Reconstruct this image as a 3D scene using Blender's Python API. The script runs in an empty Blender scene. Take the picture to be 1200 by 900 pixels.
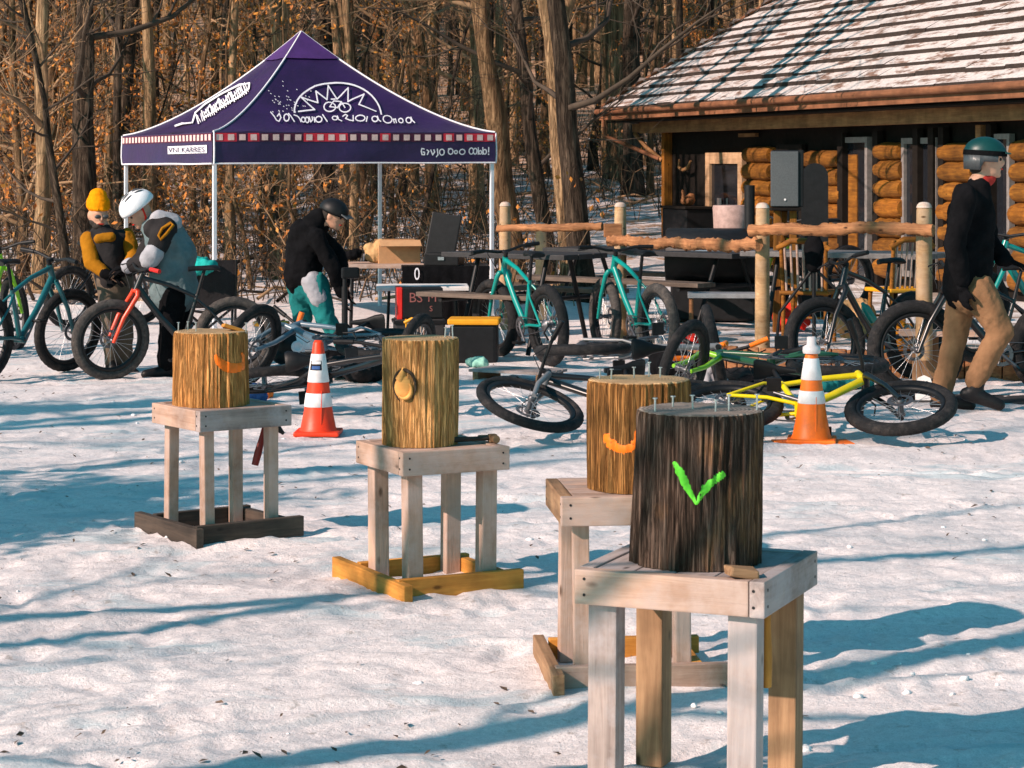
import bpy, bmesh, math, random
import numpy as np
from mathutils import Vector, Matrix, Quaternion, Euler, noise as mnoise

# ------------------------------------------------------------------ camera, sky, sun
SC = bpy.context.scene
COL = SC.collection
F, HX, HY, CH = 2700.0, 600.0, 190.0, 1.72        # focal length, principal column, horizon row, eye height
cam_d = bpy.data.cameras.new('camera')
cam_d.sensor_width = 36.0
cam_d.lens = F/1200*36
cam_d.shift_y = -(450-HY)/1200
cam_d.clip_start = 0.2
cam_d.clip_end = 600
cam_d.dof.use_dof = True
cam_d.dof.focus_distance = 12.0
cam_d.dof.aperture_fstop = 22.0
cam = bpy.data.objects.new('camera', cam_d)
cam.location = (0, 0, CH)
cam.rotation_euler = (math.pi/2, 0, 0)
COL.objects.link(cam)
SC.camera = cam

SUN_AZ, SUN_EL = math.radians(34), math.radians(31)
HD = Vector((math.cos(SUN_AZ), math.sin(SUN_AZ)))      # way the shadows run
wd = bpy.data.worlds.new('World'); SC.world = wd; wd.use_nodes = True
nt = wd.node_tree
for n_ in list(nt.nodes): nt.nodes.remove(n_)
sky = nt.nodes.new('ShaderNodeTexSky'); sky.sky_type = 'NISHITA'; sky.sun_disc = False
sky.sun_elevation = SUN_EL; sky.sun_rotation = math.atan2(-HD.x, -HD.y) % (2*math.pi)
sky.air_density = 1.0; sky.dust_density = 0.4; sky.ozone_density = 1.0
tint = nt.nodes.new('ShaderNodeMix'); tint.data_type = 'RGBA'; tint.blend_type = 'MULTIPLY'
tint.inputs[0].default_value = 1.0; tint.inputs[7].default_value = (0.52, 1.42, 1.32, 1)
bg = nt.nodes.new('ShaderNodeBackground'); bg.inputs[1].default_value = 0.078
wo = nt.nodes.new('ShaderNodeOutputWorld')
nt.links.new(sky.outputs[0], tint.inputs[6]); nt.links.new(tint.outputs[2], bg.inputs[0]); nt.links.new(bg.outputs[0], wo.inputs[0])

sun_d = bpy.data.lights.new('sun', 'SUN'); sun_d.energy = 5.0; sun_d.angle = math.radians(0.55); sun_d.color = (1.0, 0.76, 0.65)
sun = bpy.data.objects.new('sun', sun_d); COL.objects.link(sun)
sun.rotation_euler = Vector((HD.x*math.cos(SUN_EL), HD.y*math.cos(SUN_EL), -math.sin(SUN_EL))).to_track_quat('-Z', 'Y').to_euler()
sun.location = (-20, -12, 15)
vs = SC.view_settings
vs.view_transform = 'Standard'; vs.look = 'None'; vs.gamma = 1; vs.use_curve_mapping = False
vs.exposure = 0.52

R = math.radians
rng = random.Random(7)
nr = np.random.default_rng(5)

# ------------------------------------------------------------------ photograph <-> place
def G(px, py):                       # ground point seen at a pixel
    Y = F*CH/(py-HY)
    return Vector(((px-HX)/F*Y, Y, 0))
def P(px, py, Y):                    # point at depth Y seen at a pixel
    return Vector(((px-HX)/F*Y, Y, CH-(py-HY)/F*Y))

# ------------------------------------------------------------------ materials
def nodes(name):
    m = bpy.data.materials.new(name); m.use_nodes = True
    t = m.node_tree
    b = t.nodes['Principled BSDF']
    return m, t, b
def N(t, kind, **kw):
    n = t.nodes.new(kind)
    for k, v in kw.items(): setattr(n, k, v)
    return n
def ramp(t, src, stops):
    r = N(t, 'ShaderNodeValToRGB')
    e = r.color_ramp.elements
    while len(e) < len(stops): e.new(0.5)
    for i, (p, c) in enumerate(stops):
        e[i].position = p; e[i].color = (c[0], c[1], c[2], 1) if not isinstance(c, (int, float)) else (c, c, c, 1)
    t.links.new(src, r.inputs[0]); return r.outputs[0]
def coords(t, scale=(1, 1, 1), kind='Object', rnd=True):
    tc = N(t, 'ShaderNodeTexCoord'); mp = N(t, 'ShaderNodeMapping')
    mp.inputs['Scale'].default_value = scale
    t.links.new(tc.outputs[kind], mp.inputs[0])
    if rnd:
        oi = N(t, 'ShaderNodeObjectInfo'); ml = N(t, 'ShaderNodeMath', operation='MULTIPLY'); ml.inputs[1].default_value = 37.0
        t.links.new(oi.outputs['Random'], ml.inputs[0]); t.links.new(ml.outputs[0], mp.inputs['Location'])
    return mp.outputs[0]
def tex(t, vec, scale, detail=4, rough=0.55, dist=0.0):
    n = N(t, 'ShaderNodeTexNoise'); n.inputs['Scale'].default_value = scale
    n.inputs['Detail'].default_value = detail; n.inputs['Roughness'].default_value = rough; n.inputs['Distortion'].default_value = dist
    t.links.new(vec, n.inputs['Vector']); return n.outputs[0]
def mix(t, fac, a, b, mode='MIX'):
    m = N(t, 'ShaderNodeMix', data_type='RGBA', blend_type=mode)
    for q_, v in ((0, fac), (6, a), (7, b)):
        sock = m.inputs[q_]
        if isinstance(v, (int, float)): sock.default_value = v if q_ == 0 else (v, v, v, 1)
        elif isinstance(v, tuple): sock.default_value = (v[0], v[1], v[2], 1)
        else: t.links.new(v, sock)
    return m.outputs[2]
def bump(t, b, h, strength=0.4, dist=0.01):
    bn = N(t, 'ShaderNodeBump'); bn.inputs['Strength'].default_value = strength; bn.inputs['Distance'].default_value = dist
    t.links.new(h, bn.inputs['Height']); t.links.new(bn.outputs[0], b.inputs['Normal'])
def plain(name, c, rough=0.6, metal=0.0, var=0.25, scale=18, bmp=0.15, bd=0.004, spec=0.4, dirt=None):
    m, t, b = nodes(name)
    v = coords(t)
    n1 = tex(t, v, scale, 5, 0.65)
    lo = tuple(x*(1-var) for x in c); hi = tuple(min(1, x*(1+var)) for x in c)
    col = ramp(t, n1, [(0.3, lo), (0.7, hi)])
    if dirt:
        n2 = ramp(t, tex(t, v, scale*0.35, 5, 0.7), [(0.5, 0.0), (0.72, 0.75)])
        col = mix(t, n2, col, dirt)
    t.links.new(col, b.inputs['Base Color'])
    b.inputs['Roughness'].default_value = rough; b.inputs['Metallic'].default_value = metal
    b.inputs['Specular IOR Level'].default_value = spec
    if bmp: bump(t, b, tex(t, v, scale*3, 4, 0.6), bmp, bd)
    return m
def wood(name, light, dark, rough=0.75, stretch=(1.6, 26, 26), grey=None, bs=0.5, knots=True):
    m, t, b = nodes(name)
    v = coords(t, stretch)
    g = tex(t, v, 1.4, 7, 0.65, 0.6)
    col = ramp(t, g, [(0.28, dark), (0.5, tuple((a+c)/2 for a, c in zip(light, dark))), (0.68, light)])
    v2 = coords(t)
    blotch = ramp(t, tex(t, v2, 3.5, 4, 0.6), [(0.38, 0.62), (0.66, 1.12)])
    col = mix(t, 1.0, col, blotch, 'MULTIPLY')
    if grey:
        k = ramp(t, tex(t, v2, 5.0, 5, 0.7), [(0.42, 0.0), (0.62, 0.85)])
        col = mix(t, k, col, grey)
    if knots:
        vo = N(t, 'ShaderNodeTexVoronoi'); vo.inputs['Scale'].default_value = 1.0
        t.links.new(coords(t, (5, 11, 11)), vo.inputs['Vector'])
        k = ramp(t, vo.outputs[0], [(0.05, 1.0), (0.13, 0.0)])
        col = mix(t, k, col, tuple(x*0.3 for x in dark))
    t.links.new(col, b.inputs['Base Color']); b.inputs['Roughness'].default_value = rough
    b.inputs['Specular IOR Level'].default_value = 0.25
    bump(t, b, g, bs, 0.006)
    return m
def bark(name, light, mid, dark, patch=None, sc=(26, 26, 2.3), bs=1.0, bd=0.02, rnd=True, crk=0.5):
    m, t, b = nodes(name)
    v = coords(t, sc, rnd=rnd)
    g = tex(t, v, 1.0, 8, 0.62, 1.3)
    col = ramp(t, g, [(0.30, dark), (0.46, mid), (0.66, light)])
    v2 = coords(t, (1, 1, 0.5), rnd=rnd)
    bl = ramp(t, tex(t, v2, 4.5, 5, 0.62), [(0.36, 0.72), (0.66, 1.12)])
    col = mix(t, 1.0, col, bl, 'MULTIPLY')
    if patch:
        k = ramp(t, tex(t, coords(t, (1, 1, 0.45), rnd=rnd), 5.5, 5, 0.6), [(0.54, 0.0), (0.64, 1.0)])
        col = mix(t, k, col, patch)
    g2 = tex(t, coords(t, (sc[0]*2.4, sc[1]*2.4, sc[2]*1.5), rnd=rnd), 1.0, 6, 0.6, 0.5)
    sb = N(t, 'ShaderNodeMath', operation='SUBTRACT'); sb.inputs[1].default_value = 0.5; t.links.new(g2, sb.inputs[0])
    ab = N(t, 'ShaderNodeMath', operation='ABSOLUTE'); t.links.new(sb.outputs[0], ab.inputs[0])
    crack = ramp(t, ab.outputs[0], [(0.0, 0.22), (0.045, 0.75), (0.09, 1.0)])
    col = mix(t, crk, col, crack, 'MULTIPLY')
    t.links.new(col, b.inputs['Base Color']); b.inputs['Roughness'].default_value = 0.9
    b.inputs['Specular IOR Level'].default_value = 0.12
    bump(t, b, mix(t, 0.5, g, crack), bs, bd)
    return m
def cloth(name, c, rough=0.85, var=0.2, sheen=0.0):
    m = plain(name, c, rough, 0, var, 9, 0.45, 0.012, 0.06)
    return m
def ringed(name, light, dark):
    m, t, b = nodes(name)
    v = coords(t, rnd=False)
    w = N(t, 'ShaderNodeTexWave', wave_type='RINGS', rings_direction='Z'); w.inputs['Scale'].default_value = 28
    w.inputs['Distortion'].default_value = 2.5; w.inputs['Detail'].default_value = 3
    t.links.new(v, w.inputs['Vector'])
    col = ramp(t, w.outputs[0], [(0.2, dark), (0.8, light)])
    col = mix(t, 1.0, col, ramp(t, tex(t, v, 9, 5, 0.65), [(0.35, 0.55), (0.65, 1.1)]), 'MULTIPLY')
    t.links.new(col, b.inputs['Base Color']); b.inputs['Roughness'].default_value = 0.85
    bump(t, b, tex(t, v, 60, 4), 0.3, 0.004)
    return m

M = {}
M['board'] = wood('pale_board', (0.58, 0.40, 0.31), (0.38, 0.235, 0.165), grey=(0.44, 0.335, 0.29))
M['board_grey'] = wood('weathered_and_shaded_board', (0.52, 0.42, 0.38), (0.25, 0.19, 0.17), grey=(0.38, 0.34, 0.34))  # weathered planks; its grey also paints the shaded right-hand rails of stands
M['board_brown'] = wood('brown_board', (0.40, 0.24, 0.13), (0.19, 0.10, 0.05))
M['board_dark'] = wood('dark_and_shaded_board', (0.11, 0.08, 0.06), (0.035, 0.028, 0.024))  # dark wood; on the base boards its tone also carries painted tree shadow
M['board_yellow'] = wood('yellow_board', (0.72, 0.33, 0.065), (0.46, 0.18, 0.028))
M['post_wood'] = wood('round_post_wood', (0.58, 0.38, 0.20), (0.33, 0.18, 0.08), grey=(0.40, 0.28, 0.18))
M['rail_wood'] = wood('split_rail_wood', (0.50, 0.23, 0.10), (0.20, 0.075, 0.03), stretch=(2.2, 40, 40), bs=1.0)
M['honey_log'] = wood('honey_log', (0.36, 0.145, 0.018), (0.10, 0.032, 0.004))
_t = M['honey_log'].node_tree; _b = _t.nodes['Principled BSDF']; _g = N(_t, 'ShaderNodeNewGeometry')
_t.links.new(mix(_t, 1.0, _b.inputs['Base Color'].links[0].from_socket, ramp(_t, _g.outputs['Random Per Island'], [(0.0, (0.50, 0.48, 0.48)), (0.5, (0.95, 0.95, 0.95)), (1.0, (1.25, 1.12, 0.95))]), 'MULTIPLY'), _b.inputs['Base Color'])
M['fascia'] = wood('fascia_brown', (0.30, 0.13, 0.065), (0.17, 0.065, 0.03), knots=False)
M['beam'] = wood('beam_brown', (0.36, 0.19, 0.08), (0.20, 0.09, 0.035), knots=False)
M['dark_wood'] = plain('dark_stained_shaded_wood', (0.010, 0.0075, 0.006), 0.85, 0, 0.4, 12, spec=0.15)  # dark stain; on the upper wall it also stands in for soffit shade
M['jamb'] = wood('tan_jamb', (0.50, 0.33, 0.20), (0.36, 0.21, 0.11), knots=False)
M['stump_gold'] = bark('golden_peeled_stump', (0.84, 0.43, 0.155), (0.65, 0.285, 0.085), (0.27, 0.105, 0.034), crk=0.4, sc=(36, 36, 3.0), rnd=False)
M['stump_pale'] = bark('pale_peeled_stump', (0.90, 0.50, 0.205), (0.73, 0.36, 0.12), (0.31, 0.135, 0.046), crk=0.4, sc=(38, 38, 3.2), rnd=False)
M['stump_olive'] = bark('brown_peeled_stump', (0.60, 0.30, 0.10), (0.40, 0.18, 0.054), (0.13, 0.062, 0.023), sc=(44, 44, 2.4), rnd=False)
M['stump_dark'] = bark('dark_barked_stump', (0.20, 0.14, 0.108), (0.105, 0.068, 0.050), (0.022, 0.015, 0.011), patch=(0.26, 0.14, 0.07), sc=(44, 44, 2.6), rnd=False)
M['cut'] = ringed('cut_end', (0.55, 0.36, 0.18), (0.36, 0.21, 0.09))
M['cut_grey'] = ringed('weathered_cut_end', (0.30, 0.24, 0.20), (0.17, 0.13, 0.10))
M['paint_orange'] = plain('orange_paint', (0.90, 0.17, 0.002), 0.6, 0, 0.1)
M['paint_green'] = plain('green_paint', (0.11, 0.62, 0.03), 0.6, 0, 0.12)
M['carved'] = wood('carved_knot', (0.90, 0.46, 0.14), (0.66, 0.29, 0.07), knots=False)
M['frame_grey'] = plain('grey_window_frame', (0.20, 0.18, 0.17), 0.5)
M['steel'] = plain('steel', (0.55, 0.55, 0.56), 0.35, 0.9, 0.15)
M['alu'] = plain('aluminium', (0.30, 0.30, 0.31), 0.45, 0.3, 0.2)
M['white_pole'] = plain('white_painted_pole', (0.68, 0.68, 0.72), 0.4, 0.1, 0.1)
M['chrome'] = plain('dark_metal', (0.12, 0.12, 0.13), 0.4, 0.7, 0.3)
M['iron'] = plain('black_metal', (0.008, 0.008, 0.009), 0.5, 0.0, 0.4, spec=0.3)
M['rubber'] = plain('tyre_rubber', (0.012, 0.012, 0.013), 0.75, 0, 0.45, 40, 0.8, 0.01, 0.25, dirt=(0.06, 0.05, 0.045))
M['rubber_grey'] = plain('dusty_tyre_rubber', (0.055, 0.05, 0.047), 0.85, 0, 0.45, 40, 0.9, 0.012, 0.3, dirt=(0.16, 0.13, 0.11))
M['plastic_black'] = plain('black_plastic', (0.007, 0.007, 0.008), 0.5, 0, 0.4, spec=0.25)
M['fabric_black'] = cloth('black_fabric', (0.0055, 0.0055, 0.0065), 0.9, 0.4)
M['canopy'] = plain('purple_canopy', (0.023, 0.006, 0.056), 0.5, 0, 0.25, 2.5, 0.25, 0.03, 0.5)
M['print_white'] = plain('white_print', (0.78, 0.76, 0.80), 0.6, 0, 0.08, bmp=0)
M['print_red'] = plain('red_print', (0.62, 0.02, 0.04), 0.6, 0, 0.15, bmp=0)
M['print_pink'] = plain('pale_pink_print', (0.75, 0.50, 0.46), 0.6, 0, 0.15, bmp=0)
M['cone_orange'] = plain('orange_cone', (0.92, 0.17, 0.01), 0.45, 0, 0.12, dirt=(0.55, 0.12, 0.03))
M['cone_red'] = plain('red_orange_cone', (0.80, 0.045, 0.008), 0.45, 0, 0.12, dirt=(0.5, 0.06, 0.02))
M['reflect'] = plain('reflective_band', (0.72, 0.70, 0.70), 0.5, 0, 0.12)
M['skin'] = plain('skin', (0.50, 0.27, 0.18), 0.55, 0, 0.12)
M['hair'] = plain('dark_hair', (0.02, 0.014, 0.01), 0.8)
M['eye'] = plain('eye_dark', (0.02, 0.015, 0.012), 0.3, bmp=0)
M['mustard'] = cloth('mustard_fabric', (0.31, 0.125, 0.008))
M['hat_yellow'] = cloth('yellow_knit', (0.78, 0.25, 0.003))
M['grey_jacket'] = cloth('grey_teal_fabric', (0.13, 0.175, 0.185))
M['light_grey'] = cloth('light_grey_fabric', (0.33, 0.33, 0.36))
M['charcoal'] = cloth('charcoal_fabric', (0.025, 0.023, 0.024))
M['khaki'] = cloth('khaki_fabric', (0.225, 0.12, 0.062))
M['teal_cloth'] = cloth('teal_fabric', (0.015, 0.16, 0.16))
M['brown_cloth'] = cloth('grey_brown_fabric', (0.13, 0.10, 0.075))
M['helmet_white'] = plain('white_helmet', (0.74, 0.75, 0.78), 0.35, 0, 0.06, bmp=0)
M['helmet_teal'] = plain('teal_helmet', (0.004, 0.045, 0.043), 0.4, 0, 0.1, bmp=0)
M['helmet_grey'] = plain('grey_helmet', (0.07, 0.075, 0.08), 0.4, 0, 0.2, bmp=0)
M['red_cloth'] = cloth('red_fabric', (0.62, 0.03, 0.02))
M['glass'] = plain('dark_glass', (0.012, 0.014, 0.018), 0.06, 0, 0.2, bmp=0, spec=0.6)
M['speaker_grille'] = plain('grey_speaker_grille', (0.075, 0.085, 0.09), 0.7, 0.0, 0.3, 120, 0.6, 0.003)
M['cardboard'] = plain('cardboard', (0.50, 0.27, 0.13), 0.85, 0, 0.12)
M['white_plastic'] = plain('white_plastic', (0.72, 0.70, 0.69), 0.45, 0, 0.08)
M['table_grey'] = plain('grey_metal_planks', (0.12, 0.115, 0.115), 0.55, 0.0, 0.3)
M['table_dark'] = plain('dark_table_top', (0.025, 0.024, 0.026), 0.6, 0.0, 0.3)
M['red_paint'] = plain('red_paint', (0.62, 0.02, 0.015), 0.4, 0, 0.1)
M['yellow_paint'] = plain('yellow_paint', (0.72, 0.31, 0.008), 0.45, 0, 0.1)
M['tan_cloth'] = cloth('tan_fabric', (0.50, 0.30, 0.14))
M['blue_cloth'] = cloth('blue_fabric', (0.05, 0.11, 0.28))
M['purple_cloth'] = cloth('pale_purple_fabric', (0.42, 0.36, 0.48))
M['snow_pure'] = plain('clean_snow', (0.80, 0.79, 0.79), 0.8, 0, 0.05, 9, 0.5, 0.02, 0.2)
for nm, c in dict(teal=(0.0, 0.23, 0.20), dark_teal=(0.008, 0.10, 0.115), red=(0.80, 0.05, 0.01), black=(0.007, 0.007, 0.008), grey=(0.17, 0.18, 0.19),
                  yellow=(0.72, 0.56, 0.0), lime=(0.22, 0.52, 0.015), orange=(0.88, 0.22, 0.01), blue=(0.10, 0.155, 0.20), green=(0.02, 0.085, 0.04)).items():
    M['bike_'+nm] = plain('bike_paint_'+nm, c, 0.3, 0.0, 0.1, 10, 0.0, 0.002, 0.6)

# ------------------------------------------------------------------ mesh building
class MB:
    def __init__(s): s.v = []; s.f = []; s.sm = []; s.mi = []; s.cur = 0
    def add(s, vs_, fs, smooth=True):
        o = len(s.v); s.v.extend([tuple(p) for p in vs_])
        for f in fs:
            s.f.append(tuple(i+o for i in f)); s.sm.append(smooth); s.mi.append(s.cur)
        return s
    def tube(s, pts, rad, n=8, cap=True, closed=False, flat=(1, 1)):
        pts = [Vector(p) for p in pts]; k = len(pts)
        if not hasattr(rad, '__len__'): rad = [rad]*k
        vs_ = []; up = None
        for i, p in enumerate(pts):
            if closed: d = pts[(i+1) % k]-pts[i-1]
            else: d = pts[min(i+1, k-1)]-pts[max(i-1, 0)]
            if d.length < 1e-9: d = Vector((0, 0, 1))
            d.normalize()
            if up is None:
                up = Vector((0, 0, 1)) if abs(d.z) < 0.9 else Vector((0, 1, 0))
            a = up.cross(d)
            if a.length < 1e-6: a = Vector((1, 0, 0)).cross(d)
            a.normalize(); b = d.cross(a); up = b
            for j in range(n):
                t = 2*math.pi*j/n
                vs_.append(p+a*(math.cos(t)*rad[i]*flat[0])+b*(math.sin(t)*rad[i]*flat[1]))
        fs = []
        for i in range(k if closed else k-1):
            i2 = (i+1) % k
            for j in range(n):
                fs.append((i*n+j, i*n+(j+1) % n, i2*n+(j+1) % n, i2*n+j))
        s.add(vs_, fs)
        if cap and not closed:
            s.add(vs_[:n], [tuple(range(n-1, -1, -1))], False); s.add(vs_[-n:], [tuple(range(n))], False)
        return s
    def box(s, c, size, rot=None, bev=0.0):
        c = Vector(c); hx, hy, hz = size[0]/2, size[1]/2, size[2]/2
        if bev <= 0:
            vs_ = [Vector((x, y, z)) for z in (-hz, hz) for y in (-hy, hy) for x in (-hx, hx)]
            fs = [(0, 2, 3, 1), (4, 5, 7, 6), (0, 1, 5, 4), (2, 6, 7, 3), (0, 4, 6, 2), (1, 3, 7, 5)]
        else:
            bm = bmesh.new(); bmesh.ops.create_cube(bm, size=1)
            for v in bm.verts: v.co = Vector((v.co.x*size[0], v.co.y*size[1], v.co.z*size[2]))
            bmesh.ops.bevel(bm, geom=bm.edges[:], offset=bev, segments=2, affect='EDGES', profile=0.6)
            bm.verts.index_update()
            vs_ = [v.co.copy() for v in bm.verts]; fs = [tuple(v.index for v in f.verts) for f in bm.faces]; bm.free()
        if rot is not None: vs_ = [rot @ v for v in vs_]
        return s.add([v+c for v in vs_], fs, False)
    def lathe(s, prof, n=24, c=(0, 0, 0), rot=None, smooth=True, cap=True):
        c = Vector(c); vs_ = []
        for r_, z in prof:
            for j in range(n):
                t = 2*math.pi*j/n; vs_.append(Vector((r_*math.cos(t), r_*math.sin(t), z)))
        if rot is not None: vs_ = [rot @ v for v in vs_]
        vs_ = [v+c for v in vs_]
        fs = [(i*n+j, i*n+(j+1) % n, (i+1)*n+(j+1) % n, (i+1)*n+j) for i in range(len(prof)-1) for j in range(n)]
        s.add(vs_, fs, smooth)
        if cap:
            s.add(vs_[:n], [tuple(range(n-1, -1, -1))], False); s.add(vs_[-n:], [tuple(range(n))], False)
        return s
    def ball(s, c, r_, n=12, m=8, rot=None):
        c = Vector(c)
        if not hasattr(r_, '__len__'): r_ = (r_, r_, r_)
        vs_ = []; fs = []
        for i in range(m+1):
            ph = math.pi*i/m
            for j in range(n):
                t = 2*math.pi*j/n
                v = Vector((r_[0]*math.sin(ph)*math.cos(t), r_[1]*math.sin(ph)*math.sin(t), -r_[2]*math.cos(ph)))
                vs_.append((rot @ v if rot is not None else v)+c)
        for i in range(m):
            for j in range(n):
                fs.append((i*n+j, i*n+(j+1) % n, (i+1)*n+(j+1) % n, (i+1)*n+j))
        return s.add(vs_, fs)
    def quad(s, pts, smooth=False): return s.add(pts, [tuple(range(len(pts)))], smooth)
    def xform(s, fn): s.v = [tuple(fn(Vector(p))) for p in s.v]; return s
    def mesh(s, name, mats):
        me = bpy.data.meshes.new(name)
        me.from_pydata(s.v, [], s.f); 
        me.polygons.foreach_set('use_smooth', s.sm); me.polygons.foreach_set('material_index', s.mi)
        for m in (mats if isinstance(mats, (list, tuple)) else [mats]): me.materials.append(m)
        me.update(); return me
    def build(s, name, mats, parent=None, loc=None, rot=None, **tags):
        return link(name, s.mesh(name, mats), parent, loc, rot, **tags)
def link(name, me, parent=None, loc=None, rot=None, **tags):
    o = bpy.data.objects.new(name, me); COL.objects.link(o)
    if loc is not None: o.location = loc
    if rot is not None: o.rotation_euler = rot
    if parent is not None: o.parent = parent
    for k, v in tags.items(): o[k] = v
    return o
def thing(name, label, cat, loc=(0, 0, 0), rz=0.0, group=None):
    o = bpy.data.objects.new(name, None); COL.objects.link(o); o.empty_display_size = 0.1
    o.location = loc; o.rotation_euler = (0, 0, rz); o['label'] = label; o['category'] = cat
    if group: o['group'] = group
    return o
def tag(o, label, cat, group=None):
    o['label'] = label; o['category'] = cat
    if group: o['group'] = group
    return o
def board(name, parent, a, b, w, h, mat, roll=0.0, bev=0.004, up=None):
    """a board from a to b, w across and h tall, its grain along its own x axis"""
    a, b = Vector(a), Vector(b); d = b-a; L = d.length; d.normalize()
    u = Vector(up) if up is not None else (Vector((0, 0, 1)) if abs(d.z) < 0.9 else Vector((0, 1, 0)))
    y = u.cross(d).normalized(); z = d.cross(y)
    m = Matrix((d, y, z)).transposed().to_4x4()
    o = MB().box((0, 0, 0), (L, w, h), None, bev).build(name, mat, parent)
    o.matrix_local = Matrix.Translation((a+b)/2) @ m @ Matrix.Rotation(roll, 4, 'X')
    return o
def vn(p, sc=1.0): return mnoise.noise(Vector(p)*sc)
def blob(parts, voxel=0.02, smooth=4, wrinkle=0.0, wsc=14.0, cut=None):
    """union of tapered limbs (p0, p1, r0, r1) and ellipsoids ('e', centre, radii[, rotation]) as one closed skin"""
    mb = MB()
    for p in parts:
        if p[0] == 'e': mb.ball(p[1], p[2], 18, 12, p[3] if len(p) > 3 else None)
        else:
            a, b, r0, r1 = p
            a, b = Vector(a), Vector(b); n_ = 6
            mb.tube([a.lerp(b, i/n_) for i in range(n_+1)], [r0+(r1-r0)*i/n_ for i in range(n_+1)], 14)
            mb.ball(a, r0, 14, 10); mb.ball(b, r1, 14, 10)
    me = mb.mesh('tmp', [])
    o = bpy.data.objects.new('tmp', me); COL.objects.link(o)
    m = o.modifiers.new('r', 'REMESH'); m.mode = 'VOXEL'; m.voxel_size = voxel
    if smooth:
        sm = o.modifiers.new('s', 'SMOOTH'); sm.iterations = smooth; sm.factor = 0.5
    dg = bpy.context.evaluated_depsgraph_get(); dg.update()
    out = bpy.data.meshes.new_from_object(o.evaluated_get(dg))
    bpy.data.objects.remove(o); bpy.data.meshes.remove(me)
    if wrinkle:
        out.update()
        nrm = [v.normal.copy() for v in out.vertices]
        for v, n_ in zip(out.vertices, nrm):
            q = v.co*wsc
            h = abs(mnoise.noise(Vector((q.x, q.y, q.z*0.55))))+0.5*abs(mnoise.noise(q*2.1))
            v.co += n_*(wrinkle*(0.45-h))
    for pl in out.polygons: pl.use_smooth = True
    return out
def text_mesh(s, size=1.0, extr=0.0):
    cu = bpy.data.curves.new('t', 'FONT'); cu.body = s; cu.size = size; cu.align_x = 'CENTER'; cu.align_y = 'CENTER'; cu.extrude = extr; cu.resolution_u = 3
    o = bpy.data.objects.new('t', cu); COL.objects.link(o)
    dg = bpy.context.evaluated_depsgraph_get(); dg.update()
    me = bpy.data.meshes.new_from_object(o.evaluated_get(dg)); bpy.data.objects.remove(o)
    vs_ = [v.co.copy() for v in me.vertices]; fs = [tuple(p.vertices) for p in me.polygons]
    bpy.data.meshes.remove(me); return vs_, fs
def tree_of(root):
    out = []
    def go(o):
        out.append(o)
        for c in CH_OF.get(o.name, []): go(c)
    CH_OF = {}
    for o in COL.objects:
        if o.parent: CH_OF.setdefault(o.parent.name, []).append(o)
    go(root); return out
def copy_tree(o, parent=None):
    kids = list(o.children)
    c = o.copy(); COL.objects.link(c); c.parent = parent
    for k in kids: copy_tree(k, c)
    return c
def rest(root, z=0.0):
    """lower or lift a thing until its lowest point touches z"""
    bpy.context.view_layer.update()
    lo = 1e9
    for o in tree_of(root):
        if o.type == 'MESH':
            co = np.empty(len(o.data.vertices)*3); o.data.vertices.foreach_get('co', co); co = co.reshape(-1, 3)
            mw = np.array(o.matrix_world)
            lo = min(lo, float((co @ mw[2, :3]+mw[2, 3]).min()))
    root.location.z += z-lo
# ------------------------------------------------------------------ the ground
TAB = nr.random((257, 257))
def vnoise(x, y):
    xi = np.floor(x).astype(int); yi = np.floor(y).astype(int); fx = x-xi; fy = y-yi
    fx = fx*fx*(3-2*fx); fy = fy*fy*(3-2*fy); xi %= 256; yi %= 256
    a = TAB[yi, xi]; b = TAB[yi, xi+1]; c = TAB[yi+1, xi]; d = TAB[yi+1, xi+1]
    return (a*(1-fx)+b*fx)*(1-fy)+(c*(1-fx)+d*fx)*fy-0.5
def fbm(x, y, o=5, g=0.5):
    r_ = 0; a = 1
    for i in range(o):
        r_ = r_+a*vnoise(x*2**i+13.7*i, y*2**i+5.1*i); a *= g
    return r_
def hill(y, x=0):
    t = np.clip((np.asarray(y, float)-24.5), 0, None)
    return np.where(t < 14, 0.0045*t*t, 0.0045*196+0.126*(t-14))*np.clip(1.0-np.clip(t-75, 0, None)*0.003, 0.6, 1)
def gz(x, y): return float(hill(y))
def grow(a, b, st, g):
    out = [a]
    while (out[-1] < b) if b > a else (out[-1] > b):
        out.append(out[-1]+(st if b > a else -st)); st *= g
    return out[1:]
xs = np.array(sorted(list(np.arange(-5.6, 5.61, 0.028))+grow(5.6, 180, 0.05, 1.12)+grow(-5.6, -180, 0.05, 1.12)))
ys = np.array(sorted(list(np.arange(4.4, 13, 0.028))+list(np.arange(13, 25, 0.07))+grow(25, 170, 0.12, 1.05)+grow(4.4, -70, 0.1, 1.2)))
XX, YY = np.meshgrid(xs, ys)
ZZ = hill(YY)
fade = np.clip((25-YY)/6, 0.25, 1)
c_, s_ = math.cos(SUN_AZ*0.4), math.sin(SUN_AZ*0.4)
U, V_ = XX*c_+YY*s_, -XX*s_+YY*c_
lum = 0.020*fbm(U*0.55, V_*1.15, 3)+0.009*fbm(U*2.1+40, V_*3.6, 3)+0.011*fbm(XX*9+7, YY*11, 4, 0.62)
crust = fbm(U*1.1+90, V_*1.9+11, 4)
lum += 0.011*np.clip((crust-0.02)*9, -1, 1)*0.5                      # broken crust with little scarps
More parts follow.
